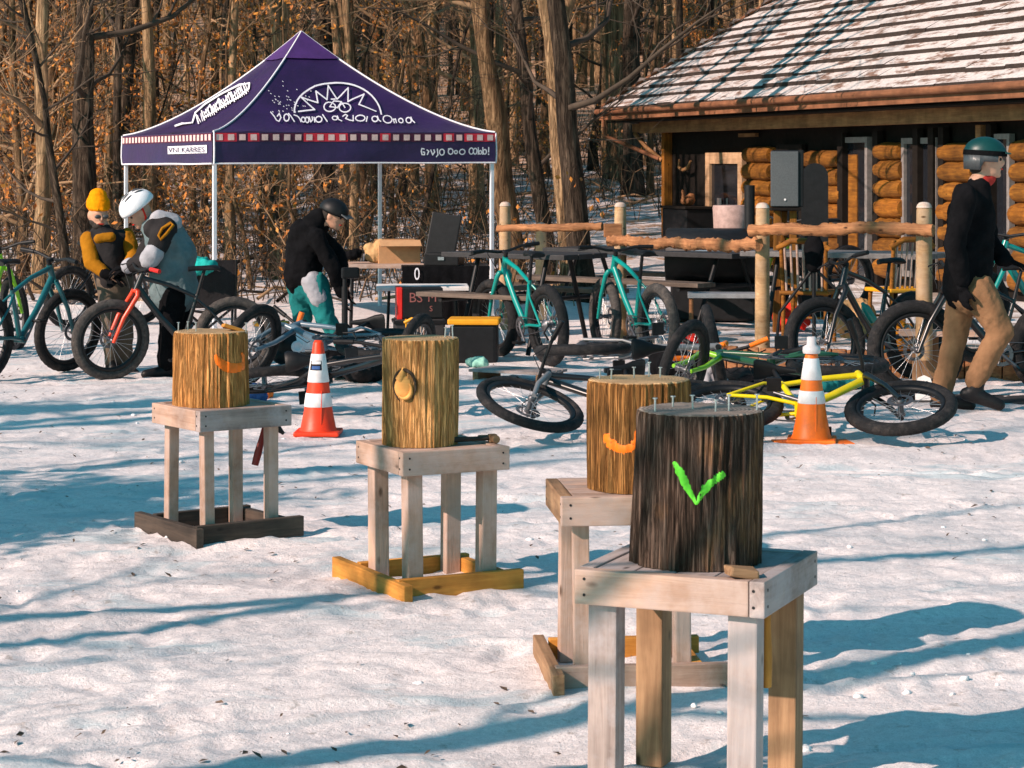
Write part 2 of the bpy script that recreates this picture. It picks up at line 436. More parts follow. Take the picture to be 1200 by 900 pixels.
for k in range(1500):                                               # trodden prints
    py_ = rng.uniform(4.5, 24)**1.0; px_ = rng.uniform(-0.27*py_-0.5, 0.27*py_+0.5)
    a_ = rng.uniform(0, math.pi); L_, W_ = rng.uniform(.10, .16), rng.uniform(.045, .065)
    i0, i1 = np.searchsorted(xs, [px_-.3, px_+.3]); j0, j1 = np.searchsorted(ys, [py_-.3, py_+.3])
    sx, sy = XX[j0:j1, i0:i1]-px_, YY[j0:j1, i0:i1]-py_
    q = ((sx*math.cos(a_)+sy*math.sin(a_))/L_)**2+((-sx*math.sin(a_)+sy*math.cos(a_))/W_)**2
    dp = rng.uniform(.003, .014)
    lum[j0:j1, i0:i1] += -dp*np.exp(-q**1.5)+dp*0.45*np.exp(-((np.sqrt(q)-1.35)/0.3)**2)
for k in range(26):                                                 # tyre ruts
    x0, y0 = rng.uniform(-3, 3), rng.uniform(5, 22); a_ = rng.uniform(-.12, .32); cu = rng.uniform(-.05, .05)
    w = -XX*math.sin(a_)+YY*math.cos(a_)-(-x0*math.sin(a_)+y0*math.cos(a_))-cu*(XX-x0)**2
    lum += (-0.016*np.exp(-(w/0.045)**2)+0.008*np.exp(-((np.abs(w)-0.09)/0.035)**2))*(0.6+fbm(XX*3, YY*3, 2))
ZZ = ZZ+lum*fade+np.where(YY > 26, 0.10*fbm(XX*0.9, YY*0.9, 4), 0)
nx, ny = len(xs), len(ys)
gm = bpy.data.meshes.new('snowy_ground')
vv = np.stack([XX, YY, ZZ], -1).reshape(-1, 3)
ii = (np.arange(ny-1)[:, None]*nx+np.arange(nx-1)[None, :]).reshape(-1)
ff = np.stack([ii, ii+1, ii+nx+1, ii+nx], -1)
gm.vertices.add(len(vv)); gm.vertices.foreach_set('co', vv.ravel())
gm.loops.add(ff.size); gm.loops.foreach_set('vertex_index', ff.ravel().astype(np.int32))
gm.polygons.add(len(ff)); gm.polygons.foreach_set('loop_start', (np.arange(len(ff))*4).astype(np.int32))
gm.polygons.foreach_set('use_smooth', np.ones(len(ff), bool)); gm.update(calc_edges=True)

m, t, b = nodes('trodden_snow')
v = coords(t, rnd=False)
tone = ramp(t, tex(t, coords(t, (0.5, 1.0, 1), rnd=False), 0.9, 6, 0.62, 0.4), [(0.34, (0.68, 0.625, 0.62)), (0.52, (0.81, 0.74, 0.725)), (0.7, (0.87, 0.795, 0.775))])
fine = mix(t, 1.0, ramp(t, tex(t, v, 30, 5, 0.7), [(0.3, 0.80), (0.6, 1.03)]), ramp(t, tex(t, v, 190, 3, 0.7), [(0.34, 0.80), (0.55, 1.03)]), 'MULTIPLY')
snow = mix(t, 1.0, tone, fine, 'MULTIPLY')
ice = ramp(t, tex(t, coords(t, (0.8, 1.6, 1), rnd=False), 1.3, 5, 0.6, 1.0), [(0.55, 0.0), (0.66, 0.75)])
snow = mix(t, ice, snow, (0.42, 0.52, 0.55))
dirt = ramp(t, tex(t, v, 9, 8, 0.75), [(0.585, 0.0), (0.66, 0.6)])
snow = mix(t, dirt, snow, (0.30, 0.24, 0.20))
speck = ramp(t, tex(t, v, 55, 3, 0.6), [(0.70, 0.0), (0.74, 0.8)])
snow = mix(t, speck, snow, (0.16, 0.11, 0.08))
lit = ramp(t, tex(t, v, 5.0, 7, 0.75), [(0.3, (0.16, 0.085, 0.045)), (0.5, (0.42, 0.265, 0.17)), (0.72, (0.62, 0.45, 0.34))])
sep = N(t, 'ShaderNodeSeparateXYZ'); t.links.new(v, sep.inputs[0])
mr = N(t, 'ShaderNodeMapRange'); mr.inputs[1].default_value = 22; mr.inputs[2].default_value = 60; mr.inputs[3].default_value = -0.16; mr.inputs[4].default_value = 0.26
t.links.new(sep.outputs[1], mr.inputs[0])
ad = N(t, 'ShaderNodeMath', operation='ADD'); t.links.new(tex(t, v, 1.7, 8, 0.72), ad.inputs[0]); t.links.new(mr.outputs[0], ad.inputs[1])
lf = ramp(t, ad.outputs[0], [(0.52, 0.0), (0.57, 1.0)])
t.links.new(mix(t, lf, snow, lit), b.inputs['Base Color'])
b.inputs['Roughness'].default_value = 0.62; b.inputs['Specular IOR Level'].default_value = 0.3
b1 = N(t, 'ShaderNodeBump'); b1.inputs['Strength'].default_value = 0.5; b1.inputs['Distance'].default_value = 0.03
t.links.new(tex(t, v, 14, 8, 0.72), b1.inputs['Height'])
b2 = N(t, 'ShaderNodeBump'); b2.inputs['Strength'].default_value = 0.5; b2.inputs['Distance'].default_value = 0.006
t.links.new(tex(t, v, 90, 3, 0.7), b2.inputs['Height']); t.links.new(b1.outputs[0], b2.inputs['Normal']); t.links.new(b2.outputs[0], b.inputs['Normal'])
gm.materials.append(m)
link('ground', gm, kind='structure')
def ground_at(x, y):
    i = min(max(int(np.searchsorted(xs, x))-1, 0), nx-2); j = min(max(int(np.searchsorted(ys, y))-1, 0), ny-2)
    return float(ZZ[j:j+2, i:i+2].max())

# ------------------------------------------------------------------ the log cabin
UV = Vector((-0.286, 0.958)).normalized()          # along the front, away from the camera
E0 = Vector((108/2700*36.1, 36.1, 0))              # left eave corner
crot = math.atan2(-UV.y, -UV.x)
cabin = thing('log_cabin', 'log cabin with snowy brown shake roof behind the rail fence', 'cabin', E0, crot)
AX, NX = Vector((-UV.x, -UV.y)), Vector((UV.y, -UV.x))
def cab_x(px, c):
    k = (px-HX)/F
    return (k*(E0.y+NX.y*c)-E0.x-NX.x*c)/(AX.x-k*AX.y)
def cab_z(px, py, c):
    x = cab_x(px, c); Y = E0.y+AX.y*x+NX.y*c
    return CH-(py-HY)/F*Y
PZ = 0.20
EZ, PITCH, RL, RD = 2.55, 0.78, 17.0, 4.6
rm, t, b = nodes('snowy_shakes')
v = coords(t, (1.2, 1.2, 1.2), rnd=False)
sn = ramp(t, tex(t, coords(t, (1.0, 3.0, 3.0), rnd=False), 2.2, 7, 0.7), [(0.41, 0.0), (0.49, 1.0)])
brown = ramp(t, tex(t, coords(t, (3, 20, 20), rnd=False), 3, 5), [(0.3, (0.11, 0.062, 0.045)), (0.7, (0.30, 0.18, 0.13))])
t.links.new(mix(t, sn, brown, ramp(t, tex(t, v, 16, 4), [(0.3, (0.44, 0.39, 0.37)), (0.7, (0.66, 0.60, 0.575))])), b.inputs['Base Color'])
b.inputs['Roughness'].default_value = 0.75; bump(t, b, tex(t, v, 26, 5), 0.5, 0.01)
M['shake'] = rm
M['shake_butt_shade'] = plain('shaded_butt_ends', (0.030, 0.020, 0.016), 0.9, 0, 0.5, 30)  # butts coloured dark to draw a shadow line under each course
roof = MB()
crs = 0.185; i = 0
while i*crs < RD:
    y0, y1 = i*crs-(0.03 if i else 0.06), (i+1)*crs+0.05
    for side in (0, 1):
        x = i*crs
        end = RL if side == 0 else 9.2-i*crs
        while x < end:
            w = rng.uniform(.5, 1.9); x2 = min(x+w, end); jy = rng.uniform(-.012, .012); th = rng.uniform(.062, .082)
            z0, z1 = EZ+(y0+jy)*PITCH, EZ+y1*PITCH
            g = 0.002
            e0 = 0 if x > i*crs+.001 else 0.03
            pts = [(x+g-e0, y0+jy, z0+th), (x2-g, y0+jy, z0+th*rng.uniform(.85, 1.1)), (x2-g, y1, z1+.004), (x+g, y1, z1+.004),
                   (x+g-e0, y0+jy, z0-.012), (x2-g, y0+jy, z0-.012)]
            if side: pts = [(p[1], p[0], p[2]) for p in pts]
            fl = (lambda f: f) if not side else (lambda f: tuple(reversed(f)))
            roof.cur = 0; roof.add(pts, [fl((0, 1, 2, 3))], False)
            roof.cur = 1; roof.add(pts, [fl((4, 5, 1, 0)), fl((1, 5, 2)), fl((0, 3, 4))], False)
            x = x2
    i += 1
top = RD*PITCH+EZ
roof.cur = 1
roof.quad([(0, 0, EZ-.03), (RL, 0, EZ-.03), (RL, RD, top-.03), (RD, RD, top-.03)])
roof.quad([(0, 0, EZ-.03), (RD, RD, top-.03), (0, 2*RD, EZ-.03)])
roof.quad([(RL, 2*RD, EZ-.03), (0, 2*RD, EZ-.03), (RD, RD, top-.03), (RL, RD, top-.03)])
rf = roof.build('roof', [M['shake'], M['shake_butt_shade']], cabin)
hp = MB()                                                            # hip cap
for k in range(26):
    y = k*RD/26; hp.box((y+.06, y+.06, EZ+(y+.06)*PITCH+.055), (.24, .14, .03), Matrix.Rotation(R(45), 3, 'Z') @ Matrix.Rotation(-math.atan(PITCH/1.414), 3, 'Y'))
hp.build('hip_cap', M['fascia'], rf)
WC = 0.75                                                            # wall plane behind the eave
WX0 = cab_x(783, WC)
board('fascia', cabin, (-.04, -.05, EZ-.10), (RL, -.05, EZ-.10), .035, .15, M['fascia'])
board('fascia', cabin, (-.05, -.02, EZ-.10), (-.05, 2*RD, EZ-.10), .035, .15, M['fascia'])
gut = MB().tube([(-.04, -.11, EZ-.045), (RL, -.11, EZ-.045)], .045, 10).build('gutter', M['fascia'], cabin)
board('eave_beam', cabin, (WX0-.25, .42, EZ-.30), (RL, .42, EZ-.30), .10, .17, M['beam'])
board('eave_beam', cabin, (.15, .46, EZ-.30), (WX0-.25, .46, EZ-.30), .10, .13, M['beam'])
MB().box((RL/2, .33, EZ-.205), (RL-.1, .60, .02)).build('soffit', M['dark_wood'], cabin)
dsx = .12
MB().tube([(dsx, -.06, EZ-.1), (dsx, -.03, EZ-.42), (dsx+.15, .25, EZ-.55), (WX0-.05, .62, EZ-.78)], .032, 8).build('downspout', M['fascia'], cabin)
for dz in (0,):
    MB().tube([(WX0-.02, .66, 1.75), (WX0-.3, .5, 1.95), (.25, .42, EZ-.38)], .035, 6).build('eave_brace', M['beam'], cabin)
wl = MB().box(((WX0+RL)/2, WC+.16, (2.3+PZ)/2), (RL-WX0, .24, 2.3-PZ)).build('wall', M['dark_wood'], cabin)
MB().box(((WX0+RL)/2, WC+.16, 2.36), (RL-WX0, .2, .11)).build('wall_plate', M['dark_wood'], cabin)  # dark colour here paints in the shadow below the soffit
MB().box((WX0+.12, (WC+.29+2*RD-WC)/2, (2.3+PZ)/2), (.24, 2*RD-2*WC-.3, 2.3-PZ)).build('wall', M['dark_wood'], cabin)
board('corner_post', cabin, (WX0+.02, WC-.03, PZ), (WX0+.02, WC-.03, 2.25), .13, .13, M['honey_log'])
def span(px0, px1, c): return cab_x(px0, c), cab_x(px1, c)
def cbox(mb, px0, px1, zb, zt, c, dep):
    a, b_ = span(px0, px1, c); mb.box(((a+b_)/2, c+dep/2, (zb+zt)/2), (b_-a, dep, zt-zb))
def zt_at(px): return cab_z(px, 178+(165-178)*(px-830)/(1110-830), WC-.05)
# stacked log panels between the openings
for px0, px1 in ((873, 904), (944, 984), (1029, 1056), (1104, 1142), (1188, 1230)):
    a, b_ = span(px0, px1, WC-.05); zt = zt_at((px0+px1)/2); z = PZ+.1; lg = MB()
    while z+.2 < zt+.12:
        r_ = rng.uniform(.112, .132); z += r_
        e = rng.uniform(-.03, .06); e2 = rng.uniform(-.03, .06)
        pts = [(a-e+(b_-a+e+e2)*q/6, WC-.01+rng.uniform(-.012, .012), z+rng.uniform(-.006, .006)) for q in range(7)]
        lg.tube(pts, [r_*.86, r_*.97]+[r_*rng.uniform(.93, 1.03) for _ in range(3)]+[r_*.97, r_*.86], 14)
        z += r_-.012
    lg.build('log_panel', M['honey_log'], wl)
def opening(name, px0, px1, zb, zt, fm, fw, dep=.07, paned=True, bars=0, wl_off=-.02):
    a, b_ = span(px0, px1, WC+wl_off); c = WC+wl_off; f = MB()
    f.box((a+fw/2, c, (zb+zt)/2), (fw, dep, zt-zb)); f.box((b_-fw/2, c, (zb+zt)/2), (fw, dep, zt-zb))
    f.box(((a+b_)/2, c, zt-fw/2), (b_-a-2*fw, dep-.006, fw)); f.box(((a+b_)/2, c, zb+fw/2), (b_-a-2*fw, dep-.006, fw))
    o = f.build(name, fm, cabin)
    if paned:
        MB().box(((a+b_)/2, c+.012, (zb+zt)/2), (b_-a-2*fw, .012, zt-zb-2*fw)).build('pane', M['glass'], o)
    return o
dr = opening('door', 829, 872, PZ, zt_at(848)-.02, M['jamb'], .16)
cb = MB(); cbox(cb, 840, 843, PZ+.9, PZ+1.0, WC-.08, .03); cb.build('handle', M['steel'], dr)
opening('window', 912, 942, PZ+.5, zt_at(925)+.05, M['dark_wood'], .09)
d2 = opening('door', 990, 1019, PZ, zt_at(1004)+.1, M['frame_grey'], .07)
gb = MB(); cbox(gb, 994, 1004, PZ+.1, zt_at(1004)-.12, WC-.03, .015); gb.build('door_panel', M['honey_log'], d2)
opening('window', 1059, 1100, PZ+.15, zt_at(1080)+.05, M['frame_grey'], .07)
for px in (984, 1025, 1072, 1090, 1102, 1146, 1158):
    pb = MB(); cbox(pb, px-3, px+3, PZ, zt_at(px)+.16, WC-.09, .08); pb.build('door_post', M['dark_wood'] if px not in (1146,) else M['beam'], cabin)
opening('window', 1160, 1186, PZ+.15, zt_at(1172)+.05, M['frame_grey'], .06)
hb = MB(); cbox(hb, 865, 885, cab_z(875, 158, WC-.03)-.03, cab_z(875, 158, WC-.03)+.02, WC-.06, .05); hb.build('light_bar', M['beam'], cabin)

# patio and its timber edge
pm, t, b = nodes('patio_surface')
v = coords(t, rnd=False)
pc = mix(t, ramp(t, tex(t, v, 1.6, 7, 0.7), [(0.42, 0.0), (0.56, 1.0)]), (0.30, 0.24, 0.20), (0.74, 0.72, 0.72))
t.links.new(mix(t, ramp(t, tex(t, v, 12, 6, 0.7), [(0.56, 0.0), (0.66, .8)]), pc, (0.12, 0.08, 0.06)), b.inputs['Base Color'])
b.inputs['Roughness'].default_value = 0.85; bump(t, b, tex(t, v, 20, 6), 0.6, 0.02)
pp = [(1.32, 19.12), (3.95, 18.2), (9, 17.6), (14, 22), (6, 40), (3.3, 40), (0.9, 34.5), (1.0, 24)]
pt = MB(); pt.quad([(x, y, PZ) for x, y in pp])
for k in range(len(pp)):
    (x0, y0), (x1, y1) = pp[k], pp[(k+1) % len(pp)]
    pt.quad([(x0, y0, -.3), (x1, y1, -.3), (x1, y1, PZ), (x0, y0, PZ)])
pt.build('patio', pm, kind='structure')
ed = MB()
for (x0, y0), (x1, y1) in ((pp[0], pp[1]), (pp[1], pp[2])):
    L = math.hypot(x1-x0, y1-y0); k = 0.0
    ang = math.atan2(y1-y0, x1-x0)
    while k < L-.02:
        w = rng.uniform(.07, .15); f_ = (k+w/2)/L
        ed.box((x0+(x1-x0)*f_+.03*math.sin(ang), y0+(y1-y0)*f_-.045, -.03+rng.uniform(0, .012)), (w-.008, .07, PZ*2+.06), Matrix.Rotation(ang, 3, 'Z'), .012)
        k += w
tag(ed.build('timber_edging', M['rail_wood']), 'low brown timber edging of upright stakes along the patio', 'edging')

# rail fence
def rpost(label, px, w, Y, zt, zb):
    p = P(px, 240, Y); r_ = w/2/F*Y
    f = thing('fence_post', label, 'fence post', (p.x, Y, zb), rng.uniform(-.2, .2), 'rail fence posts by the patio')
    h = zt-zb
    mb = MB().lathe([(r_*1.0, 0), (r_*1.02, h*.4), (r_, h*.8), (r_*.97, h-.05), (r_*.85, h-.015), (r_*.6, h)], 14)
    mb.xform(lambda q: q+Vector((vn(q*7)*.006, vn(q*7+Vector((9, 0, 0)))*.006, 0)))
    mb.build('post', M['post_wood'], f)
    MB().lathe([(r_*.98, h-.03), (r_*.86, h-.008), (r_*.62, h+.008), (r_*.3, h+.014)], 14).build('snow_cap', M['light_top'], f)
M['light_top'] = wood('bleached_post_end', (0.72, 0.58, 0.50), (0.50, 0.36, 0.28), knots=False)
rpost('slim pale round fence post beside the right tent leg', 592, 14, 23.6, 1.30, 0)
rpost('short pale stub post under the rail between table and tree', 634, 13, 25.0, 1.05, 0)
rpost('pale round fence post between two teal bikes', 727, 15, 22.2, 1.32, 0)
rpost('tall round fence post in front of the loudspeaker', 893.5, 17, 18.85, 1.375, -.05)
rpost('cracked round fence post nearest the walking man', 1083, 19, 17.7, 1.40, PZ)
def rrail(label, a, b_, r_, rough=.3):
    a, b_ = Vector(a), Vector(b_); n_ = 90; d = (b_-a).normalized()
    mb = MB().tube([a.lerp(b_, k/n_) for k in range(n_+1)], [r_]*(n_+1), 14, flat=(.7, 1.0))
    mb.xform(lambda q: q+Vector((0, vn(q*2)*.03+vn(Vector((q.x*6, q.y*45, q.z*45)))*.4*rough*r_, vn(q*1.7)*.03+(vn(Vector((q.x*4, q.y*40, q.z*45)))*.8+vn(Vector((q.x*16, q.y*30, q.z*30)))*.5)*rough*r_)))
    mid = (a+b_)/2; mb.xform(lambda q: q-mid)
    ang = math.atan2(d.y, d.x); ri = Matrix.Rotation(-ang, 3, 'Z'); mb.xform(lambda q: ri @ q)
    o = mb.build('fence_rail', M['rail_wood'], None, mid, (0, 0, ang)); tag(o, label, 'fence rail', 'split rails of the patio fence')
rrail('orange split rail on the post beside the tent leg', P(583, 267, 23.35), P(706, 266, 22.6), .038, .4)
rrail('rough shaggy split rail between the two middle fence posts', P(714, 283, 21.95), P(890, 287, 18.65), .050, .6)
rrail('long split rail running in front of the loudspeaker to the post by the walking man', P(878, 270, 18.62), P(1094, 268, 17.5), .045, .45)
bl = MB().box((0, 0, 0), (.17, .1, .13), None, .006).build('rail_block', M['rail_wood'], None, P(718, 270, 21.98)); tag(bl, 'orange wooden block nailed to a fence post', 'block')

# ------------------------------------------------------------------ the woods
def bark_tree(name, c1, c2, c3): return bark(name, c1, c2, c3, sc=(9, 9, 1.3), bs=0.9, bd=0.04)
M['bark_tan'] = bark_tree('tan_bark', (0.52, 0.34, 0.19), (0.33, 0.205, 0.11), (0.10, 0.06, 0.035))
M['bark_dark'] = bark_tree('dark_bark', (0.14, 0.10, 0.07), (0.06, 0.042, 0.03), (0.014, 0.011, 0.009))
M['bark_brown'] = bark_tree('brown_bark', (0.33, 0.205, 0.11), (0.18, 0.105, 0.055), (0.045, 0.028, 0.018))
M['twig'] = plain('twigs', (0.27, 0.165, 0.09), 0.9, 0, 0.5, 3, 0)
M['twig_dark'] = plain('dark_twigs', (0.055, 0.038, 0.026), 0.9, 0, 0.5, 3, 0)
lm, t, b = nodes('dead_leaves')
g_ = N(t, 'ShaderNodeNewGeometry')
t.links.new(ramp(t, g_.outputs['Random Per Island'], [(0.0, (0.26, 0.08, 0.014)), (0.35, (0.48, 0.155, 0.018)), (0.7, (0.60, 0.24, 0.035)), (1.0, (0.26, 0.13, 0.055))]), b.inputs['Base Color'])
b.inputs['Roughness'].default_value = 0.75
M['leaf'] = lm
def leaf(mb, p, s, rg):
    e = Euler((rg.uniform(0, 6.3), rg.uniform(0, 6.3), rg.uniform(0, 6.3))).to_matrix()
    mb.quad([p+e @ Vector(q)*s for q in ((-.5, 0, 0), (0, -.3, .06), (.55, 0, 0), (0, .3, .06))])
def limb(mb, p, d, L, r0, rg, depth, leaves, wob=.25, n=6, tips=None, up=.12):
    pts = [p.copy()]; rad = [r0]; k = 5 if depth else 4
    for i in range(k):
        d = (d+Vector((rg.gauss(0, wob), rg.gauss(0, wob), rg.gauss(0, wob)+up))*.5).normalized()
        p = p+d*(L/k); pts.append(p.copy()); rad.append(max(r0*(1-(i+1)/k*.8), .0035))
    mb.tube(pts, rad, n, False)
    if depth:
        for _ in range(int(rg.uniform(3, 6))+(1 if depth > 1 else 0)):
            f = rg.uniform(.2, 1); i = min(int(f*k), k-1); q = pts[i].lerp(pts[i+1], f*k-i)
            dd = (pts[i+1]-pts[i]).normalized(); sd = dd.cross(Vector((rg.gauss(0, 1), rg.gauss(0, 1), rg.gauss(0, 1)))).normalized()
            limb(mb, q, (dd*.75+sd*.8).normalized(), L*rg.uniform(.35, .62), rad[i]*.5, rg, depth-1, leaves, wob*1.1, 4 if depth > 1 else 3, tips, up)
    if leaves and depth <= 1:
        mb.cur = 1
        for _ in range(leaves):
            f = rg.uniform(.15, 1); i = min(int(f*k), k-1)
            leaf(mb, pts[i].lerp(pts[i+1], f*k-i)+Vector((rg.gauss(0, .04), rg.gauss(0, .04), rg.gauss(-.02, .04))), rg.uniform(.045, .09), rg)
        mb.cur = 0
def tree_meshes(seed, H, r0, first, nb, bm_, tw, leaves=0, lean=(0, 0), wob=.05, fork=None, blen=(1.2, 3.2)):
    rg = random.Random(seed); tk = MB(); cr = MB()
    p = Vector((0, 0, -.3)); d = Vector((lean[0], lean[1], 1)).normalized(); pts = []; rad = []; k = 18
    for i in range(k+1):
        f = i/k; pts.append(p.copy()); rad.append(r0*(1-f*.82)*(1+.55*math.exp(-max(0, i*H/k-.2)*2.2)))
        d = (d+Vector((rg.gauss(0, wob), rg.gauss(0, wob), .03))).normalized(); p = p+d*(H/k)
    tk.tube(pts, rad, 12)
    if fork:
        i = int(fork*k); dd = Vector((.35, .1, 1)).normalized(); q = pts[i].copy(); fp = [q.copy()]; fr = [rad[i]*.8]
        for j in range(8):
            dd = (dd+Vector((rg.gauss(0, .06), rg.gauss(0, .06), .02))).normalized(); q = q+dd*(H*(1-fork)/8); fp.append(q.copy()); fr.append(rad[i]*.8*(1-j/10))
        tk.tube(fp, fr, 10)
    tk.xform(lambda q: q*1.0+Vector((vn(Vector((q.x*5, q.y*5, q.z*1.4)))*r0*.35, vn(Vector((q.x*5+7, q.y*5, q.z*1.4)))*r0*.35, 0)))
    for _ in range(nb):
        f = first+(1-first)*rg.random()**1.35; i = min(int(f*k), k-1); q = pts[i].lerp(pts[i+1], f*k-i)
        a = rg.uniform(0, 6.283); L = rg.uniform(*blen)*(1.1-f*.6)
        limb(cr, q, Vector((math.cos(a), math.sin(a), rg.uniform(-.1, .8))).normalized(), L, min(rad[i]*.45, .014*L+.008), rg, 2, leaves, .3, 5)
    return tk.mesh('trunk', bm_), cr.mesh('crown', [tw, M['leaf']])
KIND = {
 'tan': [tree_meshes(11, 15, .17, .22, 15, M['bark_tan'], M['twig']), tree_meshes(12, 16, .20, .2, 16, M['bark_tan'], M['twig'], fork=.3), tree_meshes(13, 13, .12, .16, 15, M['bark_tan'], M['twig'], lean=(.06, 0), wob=.07)],
 'dark': [tree_meshes(21, 15, .15, .18, 16, M['bark_dark'], M['twig_dark']), tree_meshes(22, 14, .11, .12, 17, M['bark_dark'], M['twig_dark'], lean=(-.05, 0))],
 'brown': [tree_meshes(31, 14, .11, .15, 15, M['bark_brown'], M['twig']), tree_meshes(32, 15, .15, .2, 15, M['bark_brown'], M['twig'], wob=.07), tree_meshes(33, 12, .075, .1, 15, M['bark_brown'], M['twig_dark'], wob=.08)],
 'oak': [tree_meshes(41, 8, .07, .10, 22, M['bark_brown'], M['twig'], 4, blen=(1.0, 2.2)), tree_meshes(42, 7, .055, .08, 20, M['bark_brown'], M['twig'], 5, (.08, 0), .08, blen=(.9, 1.9))],
 'thin': [tree_meshes(51, 7, .035, .06, 14, M['bark_dark'], M['twig_dark'], 0, (.05, .03), .07, blen=(.6, 1.5)), tree_meshes(52, 6, .03, .05, 14, M['bark_tan'], M['twig'], 0, (-.07, 0), .08, blen=(.6, 1.4)), tree_meshes(53, 5, .028, .05, 14, M['bark_brown'], M['twig'], 1, (.04, 0), .09, blen=(.6, 1.4))],
}
KIND['pole'] = [tree_meshes(61, 13, .062, .3, 7, M['bark_tan'], M['twig'], lean=(.03, 0), wob=.03, blen=(.8, 2)), tree_meshes(62, 14, .080, .3, 7, M['bark_tan'], M['twig'], lean=(-.02, 0), wob=.035, blen=(.8, 2)), tree_meshes(63, 12, .050, .25, 7, M['bark_brown'], M['twig'], wob=.035, blen=(.8, 2)), tree_meshes(64, 13, .07, .3, 6, M['bark_dark'], M['twig_dark'], lean=(.03, 0), wob=.03, blen=(.8, 2))]
DESC = {'pole': ('bare_tree', 'slender straight bare tree standing in the wood', 'tree', 'slender straight trunks in the wood'),
        'tan': ('bare_tree', 'pale tan barked bare tree deep among other trunks', 'tree', 'tan trunks in the wood'),
        'dark': ('bare_tree', 'dark barked bare tree deep among other trunks', 'tree', 'dark trunks in the wood'),
        'brown': ('bare_tree', 'brown barked bare tree deep among other trunks', 'tree', 'brown trunks in the wood'),
        'oak': ('young_oak', 'young oak still holding orange dead leaves in the wood', 'tree', 'orange leaved young oaks'),
        'thin': ('sapling', 'thin bare sapling at the edge of the wood', 'sapling', 'bare saplings at the wood edge')}
def place_tree(kind, x, y, var=None, sc=1.0, label=None, rz=None, tilt=(0, 0), group=None):
    nm, lb, ct, gr = DESC[kind]
    tk, cr = KIND[kind][rng.randrange(len(KIND[kind])) if var is None else var]
    tmp = thing(nm, label or lb, ct, (x, y, gz(x, y)), rng.uniform(0, 6.28) if rz is None else rz, (group or gr) if not label else group)
    tmp.rotation_euler = (tilt[0], tilt[1], tmp.rotation_euler.z); tmp.scale = (sc, sc, sc)
    link('trunk', tk, tmp); link('crown', cr, tmp)
    return tmp
def px_tree(kind, px, Y, **k): return place_tree(kind, (px-HX)/F*Y, Y, **k)
px_tree('dark', 97, 29.5, var=0, rz=.4, sc=1.0, label='straight dark trunk rising behind the yellow hat')
px_tree('dark', 137, 33, var=1, rz=1.1, sc=1.1, label='dark trunk rising just left of the tent edge')
px_tree('tan', 52, 29, var=2, rz=2.7, sc=.9, tilt=(0, -.05), label='crooked tan tree leaning left of the yellow hat')
px_tree('dark', 88, 27.5, var=1, rz=.2, sc=.55, tilt=(0, -.28), label='slim dark trunk leaning hard to the left by the bikes')
px_tree('tan', 676, 28.5, var=1, rz=0, sc=.76, tilt=(0, -.03), label='thick tan tree with flared foot between tent and cabin')
px_tree('dark', 684, 27.8, var=0, rz=1.0, sc=.95, tilt=(0, -.09), label='dark trunk crossing the thick tan tree')
px_tree('brown', 601, 30, var=1, rz=2.0, sc=1.0, label='brown trunk right behind the right tent leg')
px_tree('dark', 639, 31, var=1, rz=2.5, sc=.95, label='slim dark trunk between the tent and thick tan tree')
px_tree('dark', 741, 40.5, var=0, rz=.3, sc=1.15, label='dark trunk standing against the cabin eave corner')
px_tree('tan', 728, 43, var=0, rz=.3, sc=1.5, label='large tan trunk left of the cabin roof corner')
px_tree('tan', 800, 50, var=1, rz=1.3, sc=1.5, label='forked tan tree rising above the lower cabin roof')
px_tree('tan', 868, 52, var=0, rz=2.3, sc=1.6, label='broad tan trunk above the upper cabin roof')
px_tree('brown', 506, 37, var=0, rz=2.1, label='brown trunk above the right slope of the tent')
px_tree('tan', 562, 36, var=2, rz=1.1, label='tan trunk just right of the tent peak')
def in_cabin(x, y):
    q = Vector((x, y))-E0.xy; a, c = q.dot(AX), q.dot(NX); return -1.2 < a < 18.5 and -1.5 < c < 10.5
def fill(kind, n_, y0, y1, s0, s1, dens=1.0):
    k = 0
    while k < n_:
        y = rng.uniform(y0**.5, y1**.5)**2; x = rng.uniform(-.25, .25)*y
        if in_cabin(x, y) or (x > -1.2 and y < 40): continue
        if y < 29 and x < -1.5 and y < 28: continue
        place_tree(kind, x, y, sc=rng.uniform(s0, s1)); k += 1
fill('tan', 34, 38, 78, .6, 1.15)
fill('dark', 24, 31, 62, .5, 1.0)
fill('brown', 26, 34, 74, .6, 1.1)
fill('pole', 150, 30, 62, .75, 1.25)
fill('oak', 5, 34, 52, .6, 1.0)
fill('thin', 60, 28.3, 46, .6, 1.2)
for px, Y, s_ in ((28, 31, 1.0), (48, 35, 1.2), (10, 37, 1.3), (150, 36, 1.15), (430, 36, 1.1), (110, 33, 1.05), (232, 31.5, .8), (452, 42, 1.1), (592, 40, .8), (60, 42, 1.2)): px_tree('oak', px, Y, sc=s_)
# trees outside the picture on the sunny side, whose shadows cross the snow
for (px, py, tt, kd, va, sc_) in ((200, 664, 7.5, 'brown', 2, 1.1), (1080, 606, 11, 'dark', 1, .8), (1080, 752, 8, 'tan', 2, 1.1), (160, 548, 9, 'tan', 2, .9),
                               (80, 486, 8, 'dark', 0, .9), (900, 500, 18, 'tan', 0, 1.1), (300, 470, 12, 'brown', 1, 1.0), (1100, 480, 22, 'dark', 0, 1.1), (560, 455, 16, 'tan', 1, 1.0)):
    p = G(px, py); place_tree(kd, p.x-HD.x*tt, p.y-HD.y*tt, var=va, sc=sc_, rz=px*.01, label='bare tree at the sunny side of the snowy clearing', group='bare trees at the sunny side of the clearing')
ev = tree_meshes(77, 3.0, .05, .02, 90, M['bark_brown'], M['twig'], 9, blen=(.6, 1.25))  # unseen bushes added to throw the broad shade patch on the snow
p = G(190, 598)
